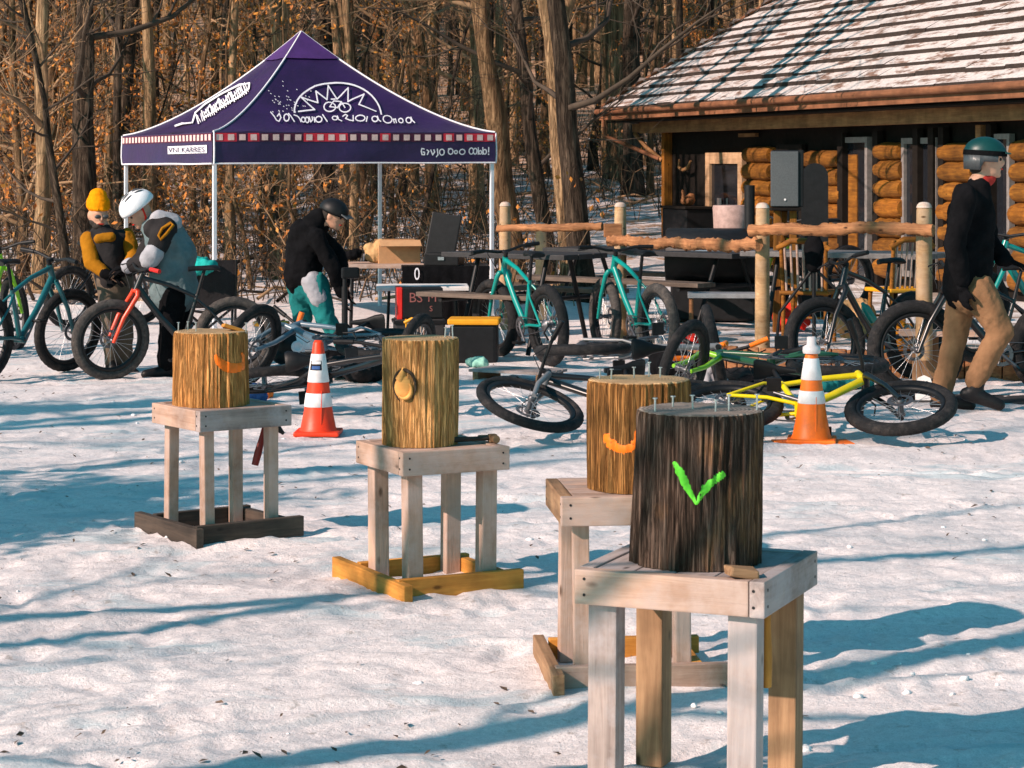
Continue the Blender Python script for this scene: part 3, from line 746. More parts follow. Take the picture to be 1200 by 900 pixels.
p2_ = G(60, 612); b2_ = thing('shade_bush', 'low brown leaved bush farther left of the clearing', 'bush', (p2_.x-HD.x*4.6, p2_.y-HD.y*4.6, 0), 1.0); b2_.scale = (1.3, 1.3, 1.15); link('trunk', ev[0], b2_); link('crown', ev[1], b2_)
bush = thing('shade_bush', 'dense brown leaved bush left of the clearing', 'bush', (p.x-HD.x*5.2, p.y-HD.y*5.2, 0)); link('trunk', ev[0], bush); link('crown', ev[1], bush)
# far wood, brush and litter: nobody could count them
fw = MB()
for k in range(620):
    y = rng.uniform(64, 120); x = rng.uniform(-.27, .27)*y; z = gz(x, y); r_ = rng.uniform(.08, .3); h = rng.uniform(9, 16)
    fw.cur = rng.choice((0, 0, 1, 2)); lx, ly = rng.gauss(0, .5), rng.gauss(0, .5)
    fw.tube([(x, y, z-.4), (x+lx*.3, y, z+h*.33), (x+lx*.6+rng.gauss(0, .15), y, z+h*.66), (x+lx, y+ly, z+h)], [r_, r_*.85, r_*.6, r_*.25], 7, False)
    for _ in range(7):
        f = rng.uniform(.15, .8); a = rng.uniform(0, 6.28); L = rng.uniform(1, 3.5); q = Vector((x+lx*f, y+ly*f, z+h*f))
        q2 = q+Vector((math.cos(a)*L*.5, math.sin(a)*L*.5, L*.35)); fw.tube([q, q2, q2+Vector((math.cos(a+.4)*L*.5, math.sin(a+.4)*L*.4, L*.3))], [r_*.3, r_*.2, .01], 4, False)
fw.build('far_wood', [M['bark_tan'], M['bark_brown'], M['bark_dark']], kind='stuff', label='far bare wood on the hillside')
br = MB(); rb = random.Random(3)
for k in range(4200):
    y = rb.uniform(25.2**.5, 52**.5)**2; x = rb.uniform(-.25, .25)*y
    if in_cabin(x, y) or (x > .8 and y < 37) or (abs(x+2.3) < 3.6 and 21 < y < 27.2): continue
    z = gz(x, y); a = rb.uniform(0, 6.28); L = rb.uniform(.3, 1.5); ln = rb.uniform(.1, .8)
    br.cur = 0 if rb.random() < .3 else 1
    q = Vector((x, y, z-.03)); q1 = q+Vector((math.cos(a)*ln*L*.4, math.sin(a)*ln*L*.4, L*.5)); q2 = q1+Vector((math.cos(a+rb.gauss(0, .6))*ln*L*.6, math.sin(a)*ln*L*.6, L*rb.uniform(.1, .5)))
    br.tube([q, q1, q2], [.010, .007, .003], 3, False)
    if rb.random() < .6:
        for _ in range(2): br.tube([q1, q1+Vector((rb.gauss(0, .25), rb.gauss(0, .25), rb.uniform(0, .35)))], [.005, .002], 3, False)
    if rb.random() < .07:
        br.cur = 2
        for _ in range(6): leaf(br, q2+Vector((rb.gauss(0, .1), rb.gauss(0, .1), rb.gauss(0, .1))), rb.uniform(.05, .1), rb)
for k in range(420):                                                # fallen sticks
    y = rb.uniform(25, 42); x = rb.uniform(-.25, .25)*y
    if in_cabin(x, y) or (x > .8 and y < 37) or (abs(x+2.3) < 3.6 and 21 < y < 27.2): continue
    a = rb.uniform(0, 6.28); L = rb.uniform(.4, 2.2); r_ = rb.uniform(.008, .035); br.cur = rb.choice((0, 1))
    br.tube([(x, y, gz(x, y)+.04), (x+math.cos(a)*L*.5, y+math.sin(a)*L*.5, gz(x, y+math.sin(a)*L*.5)+.07+rb.random()*.15), (x+math.cos(a)*L, y+math.sin(a)*L, gz(x, y+math.sin(a)*L)+.08+rb.random()*.3)], [r_, r_*.8, r_*.4], 5, False)
br.build('undergrowth', [M['twig'], M['twig_dark'], M['leaf']], kind='stuff', label='tangled twigs and brush on the forest floor')
ll = MB()
for k in range(1500):
    y = rb.uniform(4.6**.5, 22**.5)**2; x = rb.uniform(-.27, .27)*y
    if fbm(np.array(x*.8), np.array(y*.8), 3) < rb.uniform(-.35, .3): continue
    z = ground_at(x, y)
    s = rb.uniform(.008, .028); e = Euler((rb.gauss(0, .3), rb.gauss(0, .3), rb.uniform(0, 6.28))).to_matrix()
    ll.quad([Vector((x, y, z+.004))+e @ Vector(q)*s for q in ((-.8, 0, 0), (-.2, -.4, .1), (.8, 0, 0), (.1, .35, .12))])
ll.build('leaf_litter', plain('leaf_scraps', (0.10, 0.065, 0.045), 0.9, 0, 0.5, 5, 0), kind='stuff', label='scraps of brown leaf and bark on the snow')
cl = MB()
for k in range(240):
    y = rb.uniform(4.6**.5, 18**.5)**2; x = rb.uniform(-.27, .27)*y
    if fbm(np.array(x*1.3+30), np.array(y*1.3), 3) < rb.uniform(-.2, .45): continue
    s = rb.uniform(.004, .016)*(1 if rb.random() < .95 else 2); z = ground_at(x, y)
    mb = MB().ball((0, 0, 0), (s*rb.uniform(.8, 1.6), s*rb.uniform(.8, 1.4), s*.7), 7, 5, Matrix.Rotation(rb.uniform(0, 3), 3, 'Z'))
    o_ = Vector((k*3.1, 0, 0)); mb.xform(lambda q: q*(1+.55*vn(q/s*.9+o_))+Vector((x, y, z-s*.15)))
    cl.add(mb.v, mb.f)
cl.build('snow_clods', M['snow_pure'], kind='stuff', label='small clods of broken snow crust')
# ------------------------------------------------------------------ the canopy tent
TC = [Vector((-2.97, 22.9, 2.02)), Vector((-.184, 24.26, 2.03)), Vector((-1.54, 27.05, 2.03)), Vector((-4.33, 25.69, 2.01))]
TO = sum(TC, Vector())/4; TO.z = 0
PK = Vector((TO.x-.03, TO.y, 3.13))
VH = 0.315
tent = thing('canopy_tent', 'purple pop-up canopy tent with white sunburst print on four pale legs', 'tent', TO)
def canopy_pt(i, u, v, off=0.0):
    a, b_ = TC[i], TC[(i+1) % 4]
    q = a.lerp(b_, u); xy = q.lerp(PK, v)
    z = q.z+(PK.z-q.z)*(v**1.5*.93+.07*v) - .045*math.sin(math.pi*u)*math.sin(math.pi*v)*(1-v) + (.022*vn(Vector((u*4+i*9, v*3, 0)))+.016*vn(Vector((u*13+i*9+v*5, v*3, 4))))*math.sin(math.pi*u)*(1-v)
    n_ = Vector(((b_-a).y, -(b_-a).x, 0)).normalized()
    return Vector((xy.x, xy.y, z))+(n_*.6+Vector((0, 0, .8)))*off-TO
def val_pt(i, u, w, off=0.0):
    a, b_ = TC[i], TC[(i+1) % 4]; q = a.lerp(b_, u)
    n_ = Vector(((b_-a).y, -(b_-a).x, 0)).normalized()
    rip = .018*w*math.sin(u*17+i*2)*math.sin(math.pi*u)+.03*w*vn(Vector((u*4+i*7, w, 3)))
    return Vector((q.x, q.y, q.z-VH*w*(1+.03*vn(Vector((u*3+i*5, 0, 8))))))+n_*(rip+off+.012)-TO
cn = MB()
for i in range(4):
    nu, nv = 26, 22
    vs_ = [canopy_pt(i, a/nu, c/nv) for c in range(nv+1) for a in range(nu+1)]
    cn.add(vs_, [(c*(nu+1)+a, c*(nu+1)+a+1, (c+1)*(nu+1)+a+1, (c+1)*(nu+1)+a) for c in range(nv) for a in range(nu)])
vl = MB()
for i in range(4):
    nu, nv = 40, 6
    vs_ = [val_pt(i, a/nu, c/nv) for c in range(nv+1) for a in range(nu+1)]
    vl.add(vs_, [(c*(nu+1)+a, (c+1)*(nu+1)+a, (c+1)*(nu+1)+a+1, c*(nu+1)+a+1) for c in range(nv) for a in range(nu)])
st = MB()                                                            # the band of red and pale squares
for i in (0, 3, 1):
    n_ = 26
    for k in range(n_):
        for s_, (g0, g1, w0, w1, of) in enumerate(((.0, 1.0, .03, .30, .004), (.22, .78, .07, .26, .007))):
            st.cur = 2 if s_ else (0 if (i == 0 and (k in (0, 1, 8, 9, 10, 11, 23, 24, 25) or k % 6 == 3)) else 1)
            st.quad([val_pt(i, (k+g0)/n_, w1, of), val_pt(i, (k+g1)/n_, w1, of), val_pt(i, (k+g1)/n_, w0, of), val_pt(i, (k+g0)/n_, w0, of)])
CL = [M['canopy'], M['print_white'], M['print_red'], plain('dark_red_print', (0.075, 0.006, 0.03), 0.6, bmp=0), M['print_pink']]
for f_, m_ in zip(st.f, st.mi): vl.cur = m_+2; vl.add([st.v[j] for j in f_], [(0, 1, 2, 3)], False)
def onto(base, mb, mi=1): base.cur = mi; base.add(mb.v, mb.f, False)
def front_uv(px, py):
    v = max(0.0, min(.97, (154-py)/116.0))**(1/1.45); l_, r_ = 249+101*v, 578-228*v
    return (px-l_)/(r_-l_), v
def stroke(mb, fn, pts, w):
    pts = [Vector((p[0], p[1])) for p in pts]
    out = [pts[0]]
    for a, b_ in zip(pts, pts[1:]):
        k = max(1, int((b_-a).length/3)); out += [a.lerp(b_, j/k) for j in range(1, k+1)]
    for a, b_ in zip(out, out[1:]):
        d = b_-a
        if d.length < 1e-6: continue
        d.normalize(); n_ = Vector((-d.y, d.x))*w*.40; a2, b2 = a-d*w*.3, b_+d*w*.3
        mb.quad([fn(*(a2+n_)), fn(*(b2+n_)), fn(*(b2-n_)), fn(*(a2-n_))])
ff_ = lambda x, y: canopy_pt(0, *front_uv(x, y), .022)
lg = MB()
arc = [(341, 131)]+[(390-50*math.cos(t_*math.pi/24)+(3 if t_ > 12 else 0), 131-35*math.sin(t_*math.pi/24)+t_*.1) for t_ in range(0, 25)]
stroke(lg, ff_, arc, 2.2)
stroke(lg, ff_, [(345, 130), (364, 127), (348, 114), (368, 119), (366, 107), (379, 116), (381, 100), (391, 115), (405, 103), (404, 118), (424, 110), (417, 122), (437, 130)], 1.9)
for cx_, cy_ in ((382, 124), (400, 125)): stroke(lg, ff_, [(cx_+7*math.cos(t_*.449), cy_+5.2*math.sin(t_*.449)) for t_ in range(15)], 1.7)
stroke(lg, ff_, [(382, 124), (387, 117), (396, 118), (400, 125)], 1.6); stroke(lg, ff_, [(382, 124), (391, 125), (396, 118)], 1.6); stroke(lg, ff_, [(384, 115), (389, 115)], 1.6)
rs = random.Random(4)
for _ in range(46):
    x, y = rs.gauss(330, 15), rs.gauss(120, 9)
    if y < 136 and x > 300: stroke(lg, ff_, [(x, y), (x+.8, y+.5)], .9)
onto(cn, lg)
def print_text(s, fn, cx_, cy_, w, h, name, mat, parent, slant=0.0):
    vs_, fs = text_mesh(s, 1.0)
    x0, x1 = min(v.x for v in vs_), max(v.x for v in vs_); y0, y1 = min(v.y for v in vs_), max(v.y for v in vs_)
    mb = MB(); pts = []
    for v in vs_:
        fx = (v.x-x0)/(x1-x0)-.5; fy = (v.y-y0)/(y1-y0)-.5
        pts.append(fn(cx_+fx*w, cy_-fy*h+slant*fx))
    mb.add(pts, fs, False); onto(parent, mb, 0)
def scrawl(fn, lines, ox, oy, k, w, name, parent):
    mb = MB()
    for ln in lines: stroke(mb, fn, [(ox+x/k, oy+y/k) for x, y in ln], w)
    onto(parent, mb)
def ring(cx_, cy_, rx, ry, a0=0.0, a1=6.283): return [(cx_+rx*math.cos(a0+(a1-a0)*j/12), cy_+ry*math.sin(a0+(a1-a0)*j/12)) for j in range(13)]
scrawl(ff_, [[(80, 300), (105, 328), (122, 355), (140, 362), (155, 335), (142, 308), (128, 326)], ring(195, 335, 19, 24), [(210, 306), (228, 325), (252, 362)], [(250, 312), (275, 318), (292, 335), (300, 358)],
    ring(318, 340, 14, 18), ring(346, 340, 13, 20), [(362, 318), (372, 352), (386, 338), (384, 318)], [(398, 320), (402, 352)], ring(432, 334, 24, 20), [(462, 302), (476, 325), (494, 352)],
    ring(552, 328, 19, 15), [(572, 312), (580, 338), (602, 350)], [(612, 316), (632, 302), (648, 312), (632, 332), (662, 346), (688, 352), (690, 312)], ring(742, 334, 36, 21), [(796, 325), (786, 358)],
    ring(852, 342, 22, 20), [(872, 322), (880, 350), (894, 362)], ring(948, 344, 34, 30), [(992, 340), (996, 372)], [(996, 346), (1008, 338), (1012, 370)], ring(1048, 352, 17, 18), ring(1108, 350, 20, 20), [(1128, 328), (1136, 352), (1152, 368)]], 300, 85, 6.316, 1.6, 'lettering', cn)
vf_ = lambda x, y: val_pt(0, (x-249)/(578-249), (y-154)/37.0, .008)
scrawl(vf_, [[(425, 240), (402, 235), (396, 265), (404, 296), (428, 298), (428, 272), (414, 270)], [(452, 250), (470, 262), (456, 296)], [(490, 250), (508, 300), (528, 270), (520, 248)], [(555, 240), (560, 300), (545, 318)], ring(600, 272, 24, 30),
    ring(688, 266, 24, 28), [(664, 240), (690, 236)], ring(742, 272, 15, 17), ring(806, 270, 28, 26), ring(898, 262, 22, 32), ring(938, 264, 18, 30), [(968, 228), (970, 296)], ring(990, 275, 14, 18), [(1014, 226), (1016, 296)], ring(1036, 270, 16, 24), [(1074, 226), (1074, 272)], [(1074, 292), (1074, 298)]], 440, 145, 8.276, 1.7, 'lettering', vl)
def side_uv(px, py):       # the left side seen edge-on: side 3 runs from the far left corner to the near left corner
    v = max(0.0, min(.95, (157-py)/119.0))**(1/1.45); l_, r_ = 142+208*v, 249+101*v
    return (px-l_)/(r_-l_), v
sf_ = lambda x, y: canopy_pt(3, *side_uv(x, y), .022)
sl = MB()
stroke(sl, sf_, [(226, 142), (229, 131), (240, 121), (258, 110), (280, 99), (291, 98), (290, 105), (278, 115), (258, 126), (240, 136)], 2.4)
stroke(sl, sf_, [(240, 131), (246, 122), (250, 129), (256, 115), (262, 122), (268, 108), (272, 115), (280, 103), (284, 109)], 2.0)
for k_ in range(26):
    f_ = k_/25; x_, y_ = 232+56*f_, 139-36*f_; stroke(sl, sf_, [(x_-1.5+rs.uniform(-1, 1), y_-4-rs.random()*2), (x_+1.5, y_+4+rs.random()*3)], 1.1 if k_ % 3 else 1.9)
stroke(sl, sf_, [(206, 146), (214, 143), (224, 142)], 2.2)
onto(cn, sl)
vs3 = lambda x, y: val_pt(3, (x-142)/(249-142), (y-157)/37.0, .008)
wb_ = MB(); wb_.quad([vs3(200, 182), vs3(244, 181.5), vs3(244, 172), vs3(200, 172.5)]); onto(vl, wb_)
vs4 = lambda x, y: val_pt(3, (x-142)/(249-142), (y-157)/37.0, .020)
print_text('VNI KARRES', vs4, 222, 177, 41, 6.4, 'lettering', M['canopy'], vl)
canopy = cn.build('canopy', CL, tent); valance = vl.build('valance', CL, tent)
pi_ = MB()
for i in range(4):
    pi_.tube([canopy_pt(i, 0, v/18, .008) for v in range(19)], .010, 6)
    pi_.tube([val_pt(i, u/24, 1.0, .004) for u in range(25)], .009, 6)
    pi_.tube([val_pt(i, .001, w/4, .006) for w in range(5)], .009, 6)
pi_.build('piping', M['print_white'], canopy)
cp_ = MB()
for i in range(4):
    nu, nv = 8, 6
    vs_ = [canopy_pt(i, a/nu, .80+.2*c/nv, .016) for c in range(nv+1) for a in range(nu+1)]
    cp_.add(vs_, [(c*(nu+1)+a, c*(nu+1)+a+1, (c+1)*(nu+1)+a+1, (c+1)*(nu+1)+a) for c in range(nv) for a in range(nu)])
cp_.build('peak_cap', plain('lighter_purple_canopy', (.06, .02, .12), .55, 0, .2, 4, .2, .02), canopy)
for i, c_q in enumerate(TC):
    q = c_q-TO; inn = (Vector((0, 0, 0))-Vector((q.x, q.y, 0))).normalized()*.03
    lg_ = MB().box((q.x+inn.x, q.y+inn.y, 1.0), (.038, .038, 1.96), Matrix.Rotation(R(26), 3, 'Z'), .004)
    o = lg_.build('leg', M['white_pole'], tent)
    MB().box((q.x+inn.x, q.y+inn.y, .012), (.10, .10, .02), Matrix.Rotation(R(26), 3, 'Z')).build('foot', M['steel'], o)
fr = MB()
for i in range(4):
    a, b_ = [Vector((w_.x*.94, w_.y*.94, w_.z-.06)) for w_ in (TC[i]-TO, TC[(i+1) % 4]-TO)]; n_ = 4
    for k in range(n_):
        p0, p1 = a.lerp(b_, (k+.02)/n_), a.lerp(b_, (k+.98)/n_); dz = Vector((0, 0, -.22))
        fr.tube([p0, p1+dz], .011, 6); fr.tube([p0+dz, p1], .011, 6)
mid_ = PK-TO
fr.tube([mid_-Vector((0, 0, .03)), mid_-Vector((0, 0, 1.15))], .02, 8)
fr.build('truss', M['white_pole'], tent)

# ------------------------------------------------------------------ stump stands
def stand(label, fpx, s, a, th, h, leg, mats, base_ext=(.16, .16, .10, .10), lean=0):
    """fpx, s: column and scale of the near corner; th: turn of the right-hand side; rails, legs and base boards"""
    Y = F/s; Fp = Vector(((fpx-HX)/s, Y, 0)); r_ = Vector((math.cos(th), math.sin(th), 0)); l_ = Vector((-math.sin(th), math.cos(th), 0))
    c = Fp+(r_+l_)*a/2; gzv = ground_at(c.x, c.y)-.020
    o = thing('stump_stand', label, 'stand', (c.x, c.y, gzv), th, 'wooden stump stands')
    H = a/2; h = h-gzv; th_ = .095
    t_ = .042
    # local frame: x along r_, y along l_
    board('top_rail', o, (-H, -H+t_/2, h-th_/2), (H, -H+t_/2, h-th_/2), t_, th_, mats['rail_r'])
    board('top_rail', o, (-H+t_/2, H-.002, h-th_/2), (-H+t_/2, -H+t_+.002, h-th_/2), t_, th_-.002, mats['rail_l'])
    board('top_rail', o, (-H+t_, H-t_/2, h-th_/2), (H, H-t_/2, h-th_/2), t_, th_, mats['rail_b'])
    board('top_rail', o, (H-t_/2, -H+t_+.002, h-th_/2), (H-t_/2, H-t_-.002, h-th_/2), t_, th_-.002, mats['rail_b'])
    k = 4; w = (a-2*t_)/k
    for i in range(k):
        y = -H+t_+w*(i+.5); board('top_plank', o, (-H+t_+.003, y, h-.016), (H-t_-.003, y, h-.016), w-.004, .024, mats['top'])
    e = .07
    for i, (sx, sy) in enumerate(((-1, -1), (-1, 1), (1, -1), (1, 1))):
        m_ = mats['legs'][i]
        x, y = sx*(H-e), sy*(H-e)
        board('leg', o, (x+rng.uniform(-.006, .006), y+rng.uniform(-.006, .006), .02), (x, y, h-.032), leg, leg, m_, rng.uniform(-.05, .05), .005)
    for sx, sy, dx, dy in ((-1, -1, .03, 0), (1, -1, -.03, 0), (-1, -1, 0, .03), (-1, 1, 0, -.03)):
        for dz in (.025, .068):
            q = Vector((sx*H+dx, sy*H+dy, h-dz)); ax_ = Vector((0, -1, 0)) if dx else Vector((-1, 0, 0))
            MB().tube([q-ax_*.004, q+ax_*.0012], .0042, 8).build('screw', M['iron'], o)
    if base_ext is None: return o, c, Fp, r_, l_, h+gzv
    x0, x1, y0, y1 = base_ext; bh = .092
    board('base_board', o, (-H-x0, -H+.01, bh/2), (H+x1, -H+.01, bh/2), .038, bh, mats['base'][0])
    board('base_board', o, (-H-.02, H+y1, bh/2), (-H-.02, -H-y0, bh/2-.004), .038, bh-.004, mats['base'][1])
    board('base_board', o, (-H+.01, H-.01, bh/2), (H+x1*.6, H-.01, bh/2), .038, bh-.006, mats['base'][2])
    board('base_board', o, (H-.02, -H+.035, bh/2), (H-.02, H-.035, bh/2), .038, bh-.008, mats['base'][2])
    return o, c, Fp, r_, l_, h+gzv
B = M
mt_pale = dict(rail_r=B['board'], rail_l=B['board'], rail_b=B['board'], top=B['board'])
S1 = stand('pale stand with dark wet base boards under the leftmost stump', 234.2, 262, .474, R(35.7), .605, .052, dict(mt_pale, rail_r=B['board_grey'], legs=[B['board'], B['board'], B['board'], B['board']], base=[B['board_dark'], B['board_dark'], B['board_dark']]), (.02, .06, .04, .10))  # base boards weathered, darkened further for tree shadow; right rail greyed for shade
S2 = stand('pale stand with yellow base boards under the tall golden stump', 472, 297, .474, R(27), .573, .066, dict(mt_pale, legs=[B['board']]*4, base=[B['board_yellow']]*3), (.02, .06, .10, .16))
S3 = stand('stand with splintered base half hidden behind the dark stump', 658, 357, .478, R(5.5), .618, .055, dict(mt_pale, rail_l=B['board_brown'], legs=[B['board'], B['board'], B['board'], B['board']], base=[B['board'], B['board_brown'], B['board_yellow']]), (.02, .10, .10, .05))
S4 = stand('nearest weathered stand carrying the dark stump with green mark', 896, 452, .53, R(67.5), .630, .080, dict(rail_r=B['board_grey'], rail_l=B['board'], rail_b=B['board_grey'], top=B['board_grey'], legs=[B['board_grey'], B['board_grey'], B['board_brown'], B['board_brown']], base=[]), None)  # right-hand rail takes the greyer board to paint its shaded side
def stump(label, S, px, r0, r1, h, mat, cut, seed, rid=.10, lean=0.0):
    Sc = S[1]; s = F/Sc.y
    c = Vector(((px-HX)/s, Sc.y, S[5]-.002))
    o = thing('chopping_stump', label, 'stump', c, 0)
    na, nz = 330, 60; mb = MB(); rg = random.Random(seed); off = seed*11.3
    def rad(a, f):
        z = f*h; bx, by = math.cos(a), math.sin(a)
        w = vn(Vector((bx*7+off, by*7, z*1.4)))*.6+vn(Vector((bx*17+off, by*17, z*2.2)))*.55+vn(Vector((bx*38+off, by*38, z*4)))*.35
        gr = -abs(vn(Vector((bx*11+off+5, by*11, z*.9))))*1.1+.3
        return (r0+(r1-r0)*f)*(1+rid*(.55*w+.55*gr)+.035*vn(Vector((bx*1.5+off, by*1.5, z*2)))-.03*max(0, f-.965)/.035*(.6+vn(Vector((bx*9+off, by*9, 2)))))
    def pt(a, f, extra=0.0):
        q = rad(a, f)+extra; return Vector((q*math.cos(a)+lean*f, q*math.sin(a), f*h))
    vs_ = [pt(2*math.pi*j/na, i/nz) for i in range(nz+1) for j in range(na)]
    mb.add(vs_, [(i*na+j, i*na+(j+1) % na, (i+1)*na+(j+1) % na, (i+1)*na+j) for i in range(nz) for j in range(na)])
    mb.quad([pt(-2*math.pi*j/na, 0) for j in range(na)])
    mb.build('bark', mat, o)
    tp = MB(); rings = (1.0, .985, .9, .6, .3, .05); vs_ = []
    for k, q in enumerate(rings):
        for j in range(na):
            a = 2*math.pi*j/na; r_ = rad(a, 1)*q; vs_.append(Vector((r_*math.cos(a)+lean, r_*math.sin(a), h+(.0 if k == 0 else .003+.003*vn(Vector((r_*20*math.cos(a), r_*20*math.sin(a), seed))))))) 
    tp.add(vs_, [(i*na+j, i*na+(j+1) % na, (i+1)*na+(j+1) % na, (i+1)*na+j) for i in range(len(rings)-1) for j in range(na)]); tp.quad(vs_[-na:])
    tp.build('cut_face', cut, o)
    o['_s'] = s
    return o, c, pt, h, s
T1 = stump('leftmost golden stump with orange smile mark and a wood chip on top', S1, 247, .172, .166, .335, M['stump_gold'], M['cut'], 1)
T2 = stump('tall golden stump with carved oval knot on the yellow based stand', S2, 492, .150, .153, .43, M['stump_pale'], M['cut'], 2)
T3 = stump('brown stump with orange hook mark behind the dark one', S3, 749, .172, .172, .365, M['stump_olive'], M['cut'], 3)
T4 = stump('dark barked stump with bright green V mark nearest the camera', S4, 815.5, .176, .170, .412, M['stump_dark'], M['cut_grey'], 4, .13, .012)
def on_stump(T, px, py, extra=.004):
    o, c, pt, h, s = T; cx = HX+c.x*s
    z = (CH-(py-HY)/s)-c.z; f = max(0, min(1, z/h)); x = (px-cx)/s
    x = max(-.98*.165, min(.98*.165, x)); a = -math.pi/2+math.asin(max(-.99, min(.99, x/.17)))
    return pt(a, f, extra)
def mark(T, pts, ws, mat, name='paint_mark', extra=.0018, thick=.004):
    n_ = 40; P2 = [Vector(p) for p in pts]; fine_ = []; wf = []
    for k in range(n_+1):                                            # Catmull-Rom through the points
        f = k/n_*(len(P2)-1); i = min(int(f), len(P2)-2); u = f-i
        p0, p1, p2, p3 = P2[max(i-1, 0)], P2[i], P2[i+1], P2[min(i+2, len(P2)-1)]
        fine_.append(.5*((2*p1)+(p2-p0)*u+(2*p0-5*p1+4*p2-p3)*u*u+(3*p1-p0-3*p2+p3)*u*u*u)); wf.append(ws[i]+(ws[i+1]-ws[i])*u)
    mb = MB(); top = []; cols = 5
    for k, q in enumerate(fine_):
        d = (fine_[min(k+1, n_)]-fine_[max(k-1, 0)]).normalized(); nn = Vector((-d.y, d.x))
        for j in range(cols):
            e = (j/(cols-1)-.5); rag = .5*vn(Vector((q.x*.3, q.y*.3, j*3)))
            top.append(on_stump(T, q.x+nn.x*(wf[k]*e+rag), q.y+nn.y*(wf[k]*e+rag), extra if 0 < j < cols-1 else extra-thick))
    mb.add(top, [(k*cols+j, k*cols+j+1, (k+1)*cols+j+1, (k+1)*cols+j) for k in range(n_) for j in range(cols-1)])
    return mb.build(name, mat, T[0])
mark(T1, [(258, 412), (262, 420), (271, 427), (281, 428.5), (289.5, 425), (285, 411)], [2, 9, 12, 11, 9, 2], M['paint_orange'], extra=.006)
mark(T3, [(710, 503), (713, 513), (724, 519), (737, 517), (743, 508), (745, 493)], [8, 15, 13, 12, 11, 7], M['paint_orange'])
mark(T4, [(781, 533), (789, 543), (797, 560), (808, 580)], [5, 13, 11, 3], M['paint_green'])
mark(T4, [(808, 580), (817, 563), (827, 553), (839, 545)], [3, 12, 11, 12], M['paint_green'])
kn = MB(); nn_ = 28                                                  # the carved knot: a raised oval in a groove
ctr = on_stump(T2, 474, 450, 0)
kn.ball(ctr+Vector((0, .004, 0)), (.041, .016, .050), 24, 14)
kn.tube([ctr+Vector((-.02, .004, .030)), ctr+Vector((-.008, -.002, .062)), ctr+Vector((-.004, .004, .085))], [.018, .010, .002], 10)
kn.tube([ctr+Vector((.028*math.cos(k*.2), -.010, -.008+.036*math.sin(k*.2))) for k in range(-12, 5)], [.003+.006*math.sin(math.pi*(k+12)/16) for k in range(-12, 5)], 8)
kn.build('carved_knot', M['carved'], T2[0])
gv = MB().tube([on_stump(T2, 474+14.5*math.cos(k*.2244+2), 449+19*math.sin(k*.2244+2), .002) for k in range(24)], [.0065*math.sin(math.pi*k/23)+.0015 for k in range(24)], 6).build('knot_groove', M['bark_dark'], T2[0])
nm_ = MB().tube([(-.0045, 0, .0), (0.0, 0, .01), (.004, 0, .02)], .002, 5)
def nails(T, lab, spots, hgt):
    for i, (px, tilt) in enumerate(spots):
        o, c, pt, h, s = T; cx = HX+c.x*s; L = hgt*rng.uniform(.7, 1.1)
        x = (px-cx)/s; y = rng.uniform(-.09, .09)*math.sqrt(max(.05, 1-(x/.17)**2))
        n_ = thing('nail', lab, 'nail', (c.x+x, c.y+y, c.z+h+.003), 0, lab.replace('steel nail', 'nails'))
        MB().tube([(0, 0, -.02), (tilt*L, 0, L)], .0028, 8).build('shank', M['steel'], n_)
        MB().lathe([(.007, -.0015), (.007, .0015)], 12, (tilt*L, 0, L)).build('head', M['steel'], n_)
nails(T1, 'steel nail standing in the top of the leftmost golden stump', [(209, .02), (219, .0), (231, -.03), (288, .02)], .05)
nails(T2, 'steel nail standing in the top of the tall golden stump', [(521, .1), (531, -.05)], .05)
nails(T3, 'steel nail standing in the top of the brown stump', [(703, .0), (716, .05), (744, -.03), (762, .03), (775, .0)], .045)
nails(T4, 'steel nail standing in the top of the dark green marked stump', [(766, .0), (790, .03), (812, -.04), (836, .05), (852, .0), (886, .02)], .04)
ch_ = MB().box((0, 0, .012), (.10, .05, .018), Matrix.Rotation(.25, 3, 'Y'), .004); ch_.xform(lambda q: q+Vector((0, 0, .01*vn(q*30))))
tag(ch_.build('wood_chip', M['board_yellow'], None, T1[1]+Vector((.10, .02, T1[3]+.004)), (0, 0, .4)), 'yellow wood chip lying on the leftmost stump', 'wood chip')
def hammer(label, loc, rot, L, hm, hd, grip=None):
    o = thing('hammer', label, 'hammer', loc); o.rotation_euler = rot
    MB().tube([(0, 0, 0), (L*.3, 0, 0), (L*.6, 0, 0), (L, 0, 0)], [.015, .017, .013, .012], 10, flat=(.75, 1.1)).build('handle', hm, o)
    hb_ = MB().box((L, 0, 0), (.035, .034, .034), None, .006).tube([(L, 0, .015), (L, 0, .05), (L, 0, .055)], [.014, .017, .015], 12)
    hb_.tube([(L, 0, -.015), (L-.01, 0, -.06), (L-.03, 0, -.095)], [.015, .012, .005], 10, flat=(1.4, .6)); hb_.build('head', hd, o)
    return o
p = P(507, 523, F/293); hammer('dark handled hammer lying on the yellow based stand', (p.x, S2[1].y-.06, S2[5]+.018), (R(90), 0, R(18)), .25, M['board_dark'], M['board_brown'])
p = P(899.5, 733, 6.1); hammer('hammer with yellow handle hanging below the nearest stand', (p.x, 6.11, p.z-.165), (0, R(-90), R(60)), .26, M['board_yellow'], M['iron'])
p = P(304, 512, F/256); hammer('hammer with dark red handle hanging under the leftmost stand', (p.x-.03, F/254, p.z-.14), (0, R(-75), .3), .2, plain('dark_red_handle', (.22, .02, .015), .5), M['iron'])
wc = MB().box((0, 0, .016), (.085, .06, .028), Matrix.Rotation(.12, 3, 'Y'), .006); wc.xform(lambda q: q+Vector((.008*vn(q*25), 0, .008*vn(q*31))))
tag(wc.build('wood_chunk', M['board_brown'], None, (P(870, 676, 6.04).x, 6.05, S4[5]-.002), (0, 0, .2)), 'small brown wood chunk at the foot of the dark stump', 'wood chunk')

